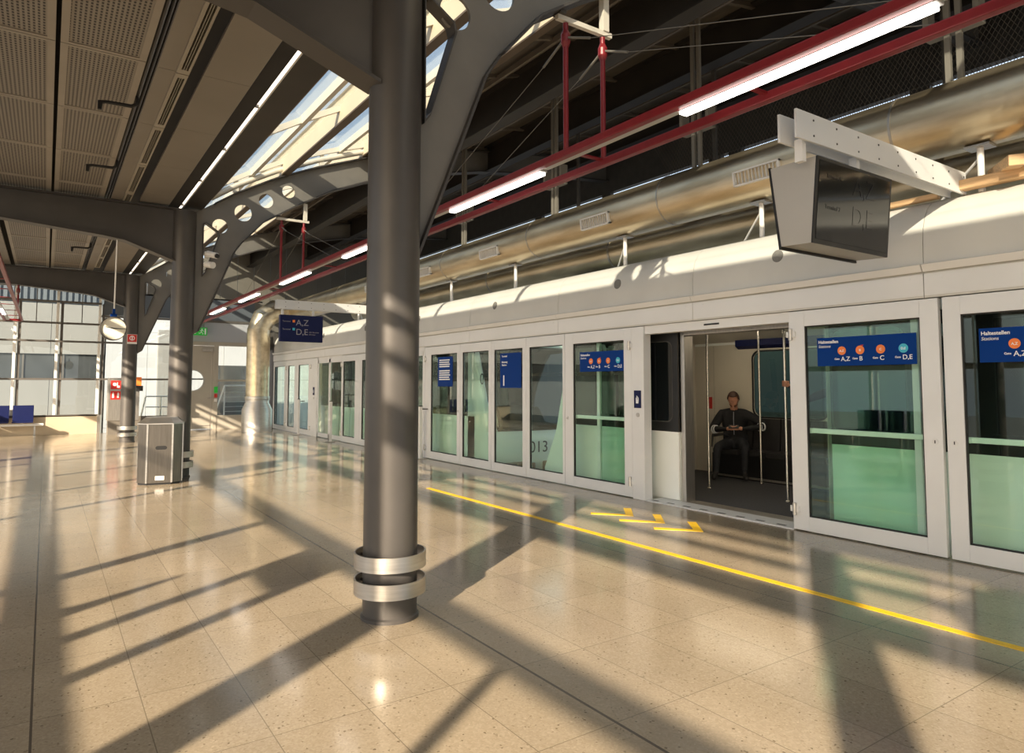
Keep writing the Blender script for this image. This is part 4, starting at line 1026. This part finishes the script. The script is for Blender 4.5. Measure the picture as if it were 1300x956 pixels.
# little call points by the door
t = thing('door_call_point', 'small green and red emergency boxes on the frame beside the back door', 'call point', (4.73, YB-.06, 1.2))
MB().box(4.68, 4.79, YB-.09, YB-.05, 1.22, 1.42, .006).build('green_box', 'green_sign', t); MB().box(4.69, 4.78, YB-.09, YB-.05, 1.06, 1.18, .006).build('red_box', 'red_sign', t); MB().box(4.69, 4.78, YB-.085, YB-.05, .92, 1.02, .006).build('white_box', 'white', t)
# exit sign
t = thing('exit_sign', 'green emergency exit sign over the back door', 'exit sign', (4.12, YB-.25, 3.2))
MB().box(3.84, 4.38, YB-.26, YB-.20, 3.12, 3.38, .006).build('sign_box', 'green_sign', t)
m = MB(); yS = YB-.263
m.prism([(3.99, 3.34), (4.03, 3.34), (4.03, 3.24), (4.07, 3.24), (4.01, 3.16), (3.95, 3.24), (3.99, 3.24)], 'y', yS, yS+.004)
m.disc((4.22, yS+.003, 3.325), (0, -1, 0), .022, .003, 14)
for a_, b_ in (((4.22, 3.30), (4.20, 3.23)), ((4.20, 3.23), (4.25, 3.19)), ((4.25, 3.19), (4.24, 3.15)), ((4.20, 3.23), (4.16, 3.19)), ((4.16, 3.19), (4.12, 3.19)), ((4.22, 3.29), (4.28, 3.26)), ((4.22, 3.29), (4.16, 3.27))):
    m.tube([(a_[0], yS, a_[1]), (b_[0], yS, b_[1])], .010, 6)
m.box(4.30, 4.345, yS, yS+.003, 3.15, 3.35)
m.build('pictogram', 'txt_white', t)
m = MB().tube([(3.95, YB-.23, 3.38), (3.95, YB-.23, 3.62)], .008, 8).tube([(4.28, YB-.23, 3.38), (4.28, YB-.23, 3.62)], .008, 8).box(3.9, 4.33, YB-.25, YB-.05, 3.60, 3.63); m.build('drop_rod', 'rail_dark', t)

# bench by the back wall
def bench(loc, label, n=4, rot=0):
    t = thing('waiting_bench', label, 'bench', (0, 0, 0), None)
    for k in range(n):
        x_ = -k*.575
        o = MB().box(x_-.50, x_, -.02, .03, .41, .89, .012).build('backrest', 'navy', t)
        MB().box(x_-.50, x_, -.46, -.02, .40, .435, .012).build('seat', 'navy', t)
    MB().box(-n*.575, .25, -.26, -.18, .30, .37, .006).build('beam', 'alu_light', t)
    for x_ in (.04, -1.1, -n*.575+.2):
        MB().box(x_-.02, x_+.02, -.24, -.20, .02, .30).box(x_-.03, x_+.03, -.42, -.02, 0, .025).build('leg', 'stainless', t)
    t.location = loc; t.rotation_euler = (0, 0, rot)
    return t
bench((-.26, 24.45, 0), 'navy waiting bench on a pale beam against the back wall')
b2 = bench((XL+.45, 3.2, 0), 'navy waiting bench along the glazed side wall beside the camera', 4, R(90))
b3 = bench((XL+.45, 9.0, 0), 'navy waiting bench farther along the glazed side wall', 4, R(90))

# service pillar with fire signs
t = thing('service_pillar', 'pale metal service pillar with red fire signs by the back wall', 'pillar', (1.94, 23.7, 0))
MB().box(1.54, 2.36, 23.5, 23.95, .42, 1.69, .01).build('cabinet', 'stainless_dull', t); MB().box(1.56, 2.34, 23.52, 23.93, 0, .42).build('plinth', 'plinth_dark', t)
for z, kk in ((1.36, 0), (1.05, 1)):
    o = MB().box(1.60, 1.86, 23.488, 23.50, z, z+.25).build('fire_sign', 'red_sign', t, 'red sign with white fire symbols')
    m = MB(); yS = 23.484
    if kk: m.box(1.64, 1.69, yS, yS+.004, z+.05, z+.18).box(1.77, 1.82, yS, yS+.004, z+.05, z+.18).box(1.655, 1.675, yS, yS+.004, z+.18, z+.21).box(1.785, 1.805, yS, yS+.004, z+.18, z+.21)
    else: m.disc((1.70, yS+.004, z+.14), (0, -1, 0), .05, .003, 16).box(1.76, 1.83, yS, yS+.004, z+.04, z+.10).box(1.76, 1.78, yS, yS+.004, z+.10, z+.2)
    m.build('symbol', 'txt_white', o)
o = MB().box(2.08, 2.40, 23.46, 23.5, 1.42, 1.72, .006).build('orange_sign', 'orange', t, 'orange information sign'); MB().box(2.10, 2.24, 23.456, 23.46, 1.45, 1.68).build('symbol', 'txt_white', o)
MB().box(2.24, 2.44, 23.40, 23.5, 1.30, 1.46, .01).build('phone_unit', 'black', t)

# fire sign on third column
t = thing('fire_sign', 'square red fire sign fixed high on a grey column', 'sign', (1.815, 20.21, 2.7))
MB().box(1.70, 1.93, 20.205, 20.215, 2.55, 2.80).build('plate', 'white', t); MB().box(1.71, 1.92, 20.20, 20.206, 2.60, 2.79).build('red_field', 'red_sign', t)
m = MB(); m.add_mesh(curve_mesh([circ(1.815, 2.70, .062), circ(1.815, 2.70, .044)], .004), F_negY(0, 20.198, 0)); m.box(1.803, 1.827, 20.195, 20.20, 2.66, 2.74); m.build('symbol', 'txt_white', t)

# round clock hanging from the second roof beam
t = thing('hanging_clock', 'round cream-faced clock hanging on a thin rod from the roof beam', 'clock', (.84, 12.3, 2.37))
MB().tube([(.845, 12.3, 2.63), (.85, 12.3, 3.775)], .011, 10).build('rod', 'white', t)
MB().box(.795, .885, 12.26, 12.34, 2.555, 2.60, .006).box(.822, .862, 12.28, 12.32, 2.60, 2.68, .004).build('fitting', 'sign_blue', t, 'small blue fitting')
rg = [[(.84+r_*math.cos(2*math.pi*j/40), y_, 2.37+r_*math.sin(2*math.pi*j/40)) for j in range(40)] for r_, y_ in ((.185, 12.25), (.185, 12.35), (.172, 12.35), (.172, 12.245), (.185, 12.245), (.185, 12.25))]
MB().loft(rg, cap=False).build('rim', 'darkgrey', t, smooth=True)
MB().disc((.84, 12.27, 2.37), (0, 1, 0), .173, .06, 40).build('dial', 'dial', t, 'cream dial')
MB().prism([(.865, 2.372), (.84, 2.362), (.735, 2.392), (.735, 2.398), (.84, 2.380)], 'y', 12.262, 12.268).build('hour_hand', 'txt_dark', t)
MB().prism([(.815, 2.378), (.84, 2.380), (1.0, 2.371), (1.0, 2.366), (.84, 2.363)], 'y', 12.256, 12.262).build('minute_hand', 'txt_dark', t)

# security camera on the second column
t = thing('security_camera', 'white security camera on the arm of the second column', 'camera', (2.2, 12.15, 3.6))
MB().box(2.12, 2.20, 12.22, 12.29, 3.62, 3.72, .006).build('mount', 'white', t)
MB().tube([(2.16, 12.20, 3.68), (2.26, 11.98, 3.62)], .05, 16).build('housing', 'white', t, smooth=True)
MB().tube([(2.255, 11.99, 3.622), (2.27, 11.96, 3.613)], .038, 16).build('lens', 'black', t, smooth=True)
MB().tube([(2.14, 12.2, 3.50), (2.22, 12.05, 3.47)], .055, 16).build('junction_housing', 'white', t, smooth=True)

# litter bin
t = thing('litter_bin', 'tall stainless litter bin with a black slot before the second column', 'bin', (1.50, 11.80, 0))
def bin_ring(s, z): 
    a, c = .30*s, .13*s
    return [(-a+c, -a, z), (a-c, -a, z), (a, -a+c, z), (a, a-c, z), (a-c, a, z), (-a+c, a, z), (-a, a-c, z), (-a, -a+c, z)]
rot = Matrix.Translation((1.50, 11.80, 0)) @ Matrix.Rotation(R(-10), 4, 'Z')
def rr_(ring): return [rot @ Vector(p_) for p_ in ring]
MB().loft([rr_(bin_ring(1, .03)), rr_(bin_ring(1.0, .90))]).build('body', 'bin_steel', t)
MB().loft([rr_(bin_ring(1.05, .90)), rr_(bin_ring(1.05, .915)), rr_(bin_ring(.72, 1.0))]).build('lid', 'stainless', t)
MB().loft([rr_(bin_ring(.96, 0)), rr_(bin_ring(.96, .03))]).build('base', 'black', t)
m = MB()
for px in (-.17, .17): m.loft([[rot @ Vector(q) for q in ((px-.012, -.312, z), (px+.012, -.312, z), (px+.012, -.298, z), (px-.012, -.298, z))] for z in (.03, .90)])
for py in (-.17, .17): m.loft([[rot @ Vector(q) for q in ((.298, py-.012, z), (.312, py-.012, z), (.312, py+.012, z), (.298, py+.012, z))] for z in (.03, .90)])
m.build('edge_strip', 'stainless', t)
m = MB()
pts = []
for cx_, st in ((.05, -90), (-.05, 90)):
    for k in range(7): an = R(st+k*30); pts.append((.02+cx_+.028*math.cos(an), .55+.028*math.sin(an)))
m.loft([[rot @ Vector((p_[0], -.302, p_[1])) for p_ in pts], [rot @ Vector((p_[0], -.290, p_[1])) for p_ in pts]]); m.build('slot', 'black', t)
m = MB().loft([[rot @ Vector(q) for q in ((-.05, y_, .07), (.07, y_, .07), (.07, y_, .13), (-.05, y_, .13))] for y_ in (-.304, -.298)]); m.build('label_plate', 'white', t)

# ------------------------------------------------------------------ glazed side wall opposite (left, outside the frame)
m = MB()
for y, w_, h_ in ((1.49, .10, 3.0), (2.15, .10, 3.0), (3.72, .15, 3.05), (7.18, .09, 5.1), (8.9, .07, 3.0), (10.85, .09, 3.0), (13.4, .08, 3.0), (17.2, .09, 5.1), (20.6, .08, 3.0), (23.6, .09, 5.1), (-.95, .06, 3.0), (-6.0, .09, 5.1), (-9.0, .09, 5.1)):
    m.box(XL-.05, XL+.03, y-w_/2, y+w_/2, 0, h_)
for y in (-3.2, .28, 14.7): m.box(XL-.25, XL-.05, y-.13, y+.13, 0, 5.12)
m.box(XL-.03, XL+.01, 1.54, 2.10, 2.60, 3.0)
m.prism([(2.45, 0), (3.0, 0), (2.98, 1.75), (2.86, 1.95), (2.76, 2.05), (2.70, 2.38), (2.66, 2.38), (2.60, 1.95), (2.46, 1.75)], 'x', XL-.06, XL-.02)  # made-up tapered fin, unseen, added to cast a pointed shadow on the floor
m.box(XL-.1, XL+.02, Y0, YB, 1.84, 1.97).box(XL-.1, XL+.02, Y0, YB, 2.96, 3.10).box(XL-.15, XL+.05, Y0, YB, 4.0, 4.18).box(XL-.05, XL+.02, Y0, YB, 0, .25)
for z in (4.46, 4.72, 4.95): m.box(XL-.05, XL+.02, Y0, YB, z, z+.07)
struct(m, 'wall_left', 'mullion')

# ------------------------------------------------------------------ buildings outside
t = thing('grey_building', 'pale grey building with a dark window band outside the back wall', 'building', (-6, 31, -4), None)
m = MB()
for k in range(14): m.box(-22.64+k*1.75, -22.64+k*1.75+1.735, 31, 35.5, -4, 1.66).box(-22.64+k*1.75, -22.64+k*1.75+1.735, 31, 35.5, 2.65, 4.55)
m.build('wall_panels', 'facade_grey', t)
MB().box(-22, 1.85, 31.1, 35.5, 1.66, 2.65).build('window_band', 'facade_dark', t)
m = MB()
for k in range(118): m.box(-22+k*.2, -22+k*.2+.12, 30.96, 31.1, 4.6, 5.9)
m.box(-22, 1.85, 31.05, 35.5, 4.55, 5.95); m.build('corrugated_band', 'corrugated', t)
m = MB()
for k in range(19): m.box(-22+k*1.25, -22+k*1.25+.05, 31.06, 31.1, 1.66, 2.65)
m.build('window_bars', 'rail_dark', t)
t = thing('white_building', 'white panelled building outside the back wall beside the door', 'building', (8, 29, -4), None)
m = MB()
for k in range(6):
    for j in range(5): m.box(1.90+k*1.45, 1.90+k*1.45+1.44, 31, 35, -4+j*1.9, -4+j*1.9+1.89)
m.build('wall_panels', 'facade_white', t)
MB().box(3.7, 4.1, 30.7, 31, -4, 3.7).build('pilaster', 'facade_grey', t)
MB().box(6.0, 7.7, 30.9, 31.02, -.7, 2.3).build('dark_opening', 'facade_dark', t)
t = thing('outside_railing', 'white outdoor stair railing seen through the window beside the back door', 'railing', (5.2, 26.2, -1))
m = MB().tube([(4.85, 25.6, .30), (5.25, 25.8, 1.45), (6.6, 26.0, 1.45)], .025, 10).tube([(5.25, 25.8, 1.45), (5.25, 25.8, -.5)], .025, 10).tube([(6.5, 26.0, 1.45), (6.5, 26.0, -.5)], .025, 10)
m.build('handrail', 'white', t)
m = MB()
for k in range(7): m.tube([(5.25, 25.8, .2+k*.17), (6.5, 26.0, .2+k*.17)], .008, 6)
m.build('infill_bar', 'white', t)
MB().box(4.6, 7.4, 25.3, 27.5, -.6, -.5).build('landing', 'concrete', t)
t = thing('outside_barrier', 'metal barrier outside seen between the two rear columns', 'railing', (3.2, 25.8, -1))
m = MB().tube([(2.55, 25.6, .0), (2.75, 25.6, 1.1), (3.6, 25.6, 1.1), (3.6, 25.6, -.5)], .03, 10).tube([(2.75, 25.6, .75), (3.6, 25.6, .75)], .02, 8).tube([(3.2, 25.6, 1.1), (3.2, 25.6, -.5)], .03, 10); m.build('handrail', 'stainless', t)
MB().box(2.3, 3.8, 25.2, 26.0, -.6, -.5).build('landing', 'concrete', t)

# ------------------------------------------------------------------ people
def person(name, label, J, bones, fingers, head, nodes_mat, loc, voxel=.009):
    """J: joint -> (pos, radius); bones: list of (a,b); skinned, fused with head and fingers into one surface"""
    keys = list(J); idx = {k: i for i, k in enumerate(keys)}
    me = bpy.data.meshes.new('sk'); me.from_pydata([J[k][0] for k in keys], [(idx[a], idx[b]) for a, b in bones], [])
    ob = bpy.data.objects.new('sk', me); COL.objects.link(ob)
    md = ob.modifiers.new('s', 'SKIN'); md.use_smooth_shade = True
    for i, k in enumerate(keys):
        sv = me.skin_vertices[0].data[i]; r = J[k][1]; sv.radius = r if isinstance(r, tuple) else (r, r); sv.use_root = (i == 0)
    sb = ob.modifiers.new('u', 'SUBSURF'); sb.levels = 2; sb.render_levels = 2
    dg = bpy.context.evaluated_depsgraph_get(); dg.update()
    bm_ = MB(); bm_.add_mesh(bpy.data.meshes.new_from_object(ob.evaluated_get(dg)))
    bpy.data.objects.remove(ob)
    for pts, r in fingers: bm_.tube(pts, r, 8)
    # head: profile-shaped ellipsoid with brow, nose, chin, ears
    hp, fwd, up = Vector(head[0]), Vector(head[1]).normalized(), Vector(head[2]).normalized()
    up = (up-fwd*up.dot(fwd)).normalized(); sd = fwd.cross(up)
    hm = Matrix((( fwd.x, sd.x, up.x, hp.x), (fwd.y, sd.y, up.y, hp.y), (fwd.z, sd.z, up.z, hp.z), (0, 0, 0, 1)))
    tb = bmesh.new(); bmesh.ops.create_uvsphere(tb, u_segments=24, v_segments=18, radius=1)
    for v in tb.verts:
        x_, y_, z_ = v.co
        jaw = 1-.28*max(0, -z_)**1.5
        X_ = x_*.098*(1 if x_ < 0 else (1+.06*max(0, -z_))); Y_ = y_*.077*jaw; Z_ = z_*.118
        if x_ > .55 and -.05 < z_ < .25 and abs(y_) > .12: X_ -= .008     # eye sockets
        if x_ > .6 and abs(z_-.34) < .1: X_ += .005                        # brow
        v.co = (X_, Y_, Z_)
    def blob(c, r):
        q = bmesh.ops.create_icosphere(tb, subdivisions=2, radius=1)
        for v in q['verts']: v.co = Vector((c[0]+v.co.x*r[0], c[1]+v.co.y*r[1], c[2]+v.co.z*r[2]))
    blob((.100, 0, -.005), (.018, .012, .026)); blob((.090, 0, -.095), (.022, .026, .020)); blob((.098, 0, -.055), (.010, .024, .007)); blob((.097, 0, -.068), (.010, .021, .007))
    for s_ in (-1, 1): blob((-.005, s_*.078, .0), (.018, .010, .030)); blob((.082, s_*.032, .018), (.010, .012, .008))
    hme = bpy.data.meshes.new('h'); tb.to_mesh(hme); tb.free()
    bm_.add_mesh(hme, hm)
    me2 = bpy.data.meshes.new('f'); bm_.bm.to_mesh(me2); bm_.bm.free()
    ob = bpy.data.objects.new('f', me2); COL.objects.link(ob)
    rm = ob.modifiers.new('r', 'REMESH'); rm.mode = 'VOXEL'; rm.voxel_size = voxel; rm.use_smooth_shade = True
    sm = ob.modifiers.new('sm', 'SMOOTH'); sm.factor = .5; sm.iterations = 2
    dg = bpy.context.evaluated_depsgraph_get(); dg.update()
    fin = bpy.data.meshes.new_from_object(ob.evaluated_get(dg)); bpy.data.objects.remove(ob)
    fin.name = name; fin.transform(Matrix.Translation(-Vector(loc)))
    mats = ['skin', 'jacket', 'jeans', 'shoe']
    fin.materials.clear()
    for q in mats: fin.materials.append(M[q])
    segs_ = [(Vector(a), Vector(b), mt) for a, b, mt in nodes_mat]
    for p_ in fin.polygons:
        c = p_.center+Vector(loc); best = None
        for a, b, mt in segs_:
            d_ = b-a; tt = max(0, min(1, (c-a).dot(d_)/max(1e-9, d_.length_squared))); dist = (c-a-d_*tt).length
            if best is None or dist < best[0]: best = (dist, mt)
        p_.material_index = best[1]; p_.use_smooth = True
    fin.update()
    o = bpy.data.objects.new(name, fin); COL.objects.link(o); o.location = loc
    tag(o, label, 'person'); o['kind'] = 'thing'
    # hair cap
    tb = bmesh.new(); bmesh.ops.create_uvsphere(tb, u_segments=28, v_segments=20, radius=1)
    dl = [v for v in tb.verts if v.co.z < (-.25 if v.co.x < -.1 else (.12 if v.co.x < .45 else .50))]
    bmesh.ops.delete(tb, geom=dl, context='VERTS')
    for v in tb.verts: v.co = Vector((v.co.x*.104-.004, v.co.y*.084, v.co.z*.126+.003))*(1+.012*random.random())
    hh = MB(); q = bpy.data.meshes.new('hair'); tb.to_mesh(q); tb.free(); hh.add_mesh(q, hm)
    ho = hh.build('hair', 'hair', o, smooth=True); sol = ho.modifiers.new('t', 'SOLIDIFY'); sol.thickness = .012
    return o, hm
V = Vector
px, py = 9.28, 7.12
J = {'pelvis': ((9.30, 7.10, .55), (.17, .14)), 'belly': ((9.27, 7.10, .72), (.17, .14)), 'chest': ((9.20, 7.10, .92), (.20, .145)), 'neckb': ((9.15, 7.10, 1.09), (.075, .07)), 'neck': ((9.11, 7.10, 1.15), (.056, .056)), 'skull': ((9.07, 7.10, 1.22), (.05, .05)),
     'shR': ((9.17, 7.30, 1.02), .085), 'elR': ((9.02, 7.43, .78), .066), 'wrR': ((8.82, 7.20, .80), .034), 'haR': ((8.76, 7.145, .815), (.036, .022)),
     'shL': ((9.17, 6.90, 1.02), .085), 'elL': ((9.10, 6.62, .84), .066), 'wrL': ((8.83, 6.93, .81), .034), 'haL': ((8.765, 7.005, .82), (.036, .022)),
     'hipR': ((9.24, 7.22, .54), .105), 'knR': ((8.84, 7.34, .52), .068), 'anR': ((8.80, 7.36, .12), .042), 'toR': ((8.62, 7.38, .045), .040),
     'hipL': ((9.24, 6.98, .54), .105), 'knL': ((8.82, 6.92, .52), .068), 'anL': ((8.86, 6.94, .12), .042), 'toL': ((8.68, 6.90, .045), .040)}
_rot = Matrix.Translation((9.30, 7.19, 0)) @ Matrix.Rotation(R(33), 4, 'Z') @ Matrix.Translation((-9.30, -7.10, 0))
RT = lambda p: tuple(_rot @ Vector(p))
J = {k: (RT(v[0]), v[1]) for k, v in J.items()}
bones = [('pelvis', 'belly'), ('belly', 'chest'), ('chest', 'neckb'), ('neckb', 'neck'), ('neck', 'skull'), ('chest', 'shR'), ('shR', 'elR'), ('elR', 'wrR'), ('wrR', 'haR'), ('chest', 'shL'), ('shL', 'elL'), ('elL', 'wrL'), ('wrL', 'haL'), ('pelvis', 'hipR'), ('hipR', 'knR'), ('knR', 'anR'), ('anR', 'toR'), ('pelvis', 'hipL'), ('hipL', 'knL'), ('knL', 'anL'), ('anL', 'toL')]
fing = []
D = lambda v: (_rot.to_3x3() @ Vector(v))
for s_, ha in ((1, 'haR'), (-1, 'haL')):
    h_ = V(J[ha][0])
    for k in range(4):
        b_ = h_+D((-.012-.0066*(k % 2), -s_*.02, -.022+.016*k))
        fing.append(([h_+D((.0, 0, -.02+.014*k)), b_+D((-.03, -s_*.012, 0)), b_+D((-.045, -s_*.035, .004)), b_+D((-.040, -s_*.055-.004*k*s_, .012))], [.011, .0095, .009, .0075]))
    fing.append(([h_+D((0, 0, .01)), h_+D((-.03, -s_*.01, .035)), h_+D((-.045, -s_*.035, .045))], [.012, .0105, .0085]))
seg = []
P_ = lambda k: J[k][0]
for a, b, mt in (('pelvis', 'belly', 1), ('belly', 'chest', 1), ('chest', 'neckb', 1), ('shR', 'elR', 1), ('elR', 'wrR', 1), ('shL', 'elL', 1), ('elL', 'wrL', 1), ('hipR', 'knR', 2), ('knR', 'anR', 2), ('hipL', 'knL', 2), ('knL', 'anL', 2), ('anR', 'toR', 3), ('anL', 'toL', 3), ('chest', 'shR', 1), ('chest', 'shL', 1), ('neck', 'skull', 0)): seg.append((P_(a), P_(b), mt))
seg += [(P_('haR'), V(P_('haR'))+D((-.05, -.03, .0)), 0), (P_('haL'), V(P_('haL'))+D((-.05, .03, .0)), 0), (RT((9.03, 7.10, 1.19)), RT((9.0, 7.10, 1.34)), 0), (RT((8.98, 7.1, 1.17)), RT((8.97, 7.1, 1.25)), 0)]
man, hm = person('person', 'seated man in black jacket with white cuff stripes looking at a phone inside the train', J, bones, fing, (RT((9.035, 7.10, 1.255)), D((-1, 0, -.42)), D((-.38, 0, 1))), seg, (9.3, 7.19, 0))
for a, b in (('elR', 'wrR'), ('elL', 'wrL')):
    A_, B_ = V(P_(a)), V(P_(b))
    for tt in (.16, .30):
        c_ = A_.lerp(B_, tt); d_ = (B_-A_).normalized(); r_ = .072-.018*tt
        MB().tube([c_-d_*.006, c_+d_*.006], [r_, r_], 18).build('sleeve_stripe', 'txt_white', man, 'white sleeve stripe', True)
m = MB().tube([RT(q_) for q_ in ((9.055, 7.10, 1.06), (9.005, 7.10, .95), (9.03, 7.10, .80), (9.06, 7.10, .70))], .006, 8); m.build('zip', 'txt_dim', man)
# beard
tb = MB(); q = bmesh.new(); bmesh.ops.create_uvsphere(q, u_segments=20, v_segments=14, radius=1)
bmesh.ops.delete(q, geom=[v for v in q.verts if v.co.z > -.35 or v.co.x < .1], context='VERTS')
for v in q.verts: v.co = Vector((v.co.x*.112, v.co.y*.068, v.co.z*.126))
qm = bpy.data.meshes.new('b'); q.to_mesh(qm); q.free(); tb.add_mesh(qm, hm); bo = tb.build('beard', 'beard', man, smooth=True); bo.modifiers.new('t', 'SOLIDIFY').thickness = .008
o = MB().box(-.006, .006, -.075, .075, -.038, .038, .004).build('smartphone', 'black'); o.location = RT((8.712, 7.075, .845)); o.rotation_euler = (0, R(55), R(33))
tag(o, 'dark smartphone held in both hands by the seated man', 'phone')

# standing passenger, only the hand on the pole shows at the doorway edge
bx, by = 8.25, 4.72
J2 = {'pelvis': ((bx, by, .95), (.16, .12)), 'belly': ((bx, by, 1.10), (.15, .11)), 'chest': ((bx, by, 1.30), (.17, .11)), 'neckb': ((bx, by, 1.46), (.07, .07)), 'neck': ((bx, by+.01, 1.52), .055), 'skull': ((bx, by+.02, 1.60), .05),
      'shL': ((bx-.04, by+.17, 1.42), .07), 'elL': ((8.02, 5.10, 1.30), .05), 'wrL': ((7.945, 5.265, 1.455), .034), 'haL': ((7.935, 5.292, 1.50), (.036, .024)),
      'shR': ((bx+.05, by-.18, 1.42), .07), 'elR': ((bx+.08, by-.24, 1.14), .05), 'wrR': ((bx, by-.22, .90), .033), 'haR': ((bx-.02, by-.21, .82), (.036, .022)),
      'hipR': ((bx, by-.09, .90), .10), 'knR': ((bx-.02, by-.10, .50), .068), 'anR': ((bx, by-.10, .10), .043), 'toR': ((bx-.18, by-.08, .045), .042),
      'hipL': ((bx, by+.09, .90), .10), 'knL': ((bx-.02, by+.10, .50), .068), 'anL': ((bx, by+.10, .10), .043), 'toL': ((bx-.18, by+.13, .045), .042)}
fing = []
for k in range(4):
    z = 1.475+.021*k; fing.append(([(7.935, 5.290, z), (7.895, 5.285, z), (7.872, 5.315, z+.002), (7.88, 5.345, z+.003), (7.908, 5.352, z+.003)], [.011, .0105, .010, .0095, .008]))
fing.append(([(7.94, 5.29, 1.50), (7.945, 5.325, 1.525), (7.925, 5.352, 1.535)], [.012, .011, .009]))
for k in range(4):
    fing.append(([(bx-.02, by-.235+.018*k, .82), (bx-.035, by-.235+.018*k, .76), (bx-.05, by-.232+.017*k, .725-.006*(k in (1, 2)))], [.010, .0095, .008]))
fing.append(([(bx-.03, by-.19, .83), (bx-.06, by-.175, .79), (bx-.07, by-.175, .765)], [.011, .010, .008]))
P_ = lambda k: J2[k][0]; seg = []
for a, b, mt in (('pelvis', 'belly', 1), ('belly', 'chest', 1), ('chest', 'neckb', 1), ('shR', 'elR', 1), ('elR', 'wrR', 1), ('shL', 'elL', 1), ('elL', 'wrL', 1), ('hipR', 'knR', 2), ('knR', 'anR', 2), ('hipL', 'knL', 2), ('knL', 'anL', 2), ('anR', 'toR', 3), ('anL', 'toL', 3), ('chest', 'shR', 1), ('chest', 'shL', 1), ('neck', 'skull', 0)): seg.append((P_(a), P_(b), mt))
seg += [(P_('haL'), (7.90, 5.33, 1.52), 0), (P_('haR'), (bx-.05, by-.2, .74), 0), ((bx-.03, by+.03, 1.58), (bx-.03, by+.03, 1.74), 0)]
bones2 = [b for b in bones]
person('person', 'standing passenger in dark clothes whose hand grips the pole at the doorway edge', J2, bones2, fing, ((bx-.02, by+.03, 1.655), (-1, .35, -.05), (0, 0, 1)), seg, (bx, by, 0))

# yellow and white bag on the end seat
t = thing('carrier_bag', 'yellow and white bag on a seat inside the train', 'bag', (7.62, 7.88, .46))
MB().loft([[(7.48, 7.80, .46), (7.74, 7.80, .46), (7.74, 7.98, .46), (7.48, 7.98, .46)], [(7.46, 7.79, .62), (7.76, 7.79, .62), (7.75, 7.97, .62), (7.47, 7.97, .62)], [(7.50, 7.84, .80), (7.72, 7.84, .80), (7.70, 7.93, .82), (7.52, 7.93, .82)]]).build('bag_body', 'yellow_bag', t)
MB().prism([(7.50, .47), (7.64, .47), (7.53, .66), (7.49, .62)], 'y', 7.783, 7.80).build('white_patch', 'txt_white', t)
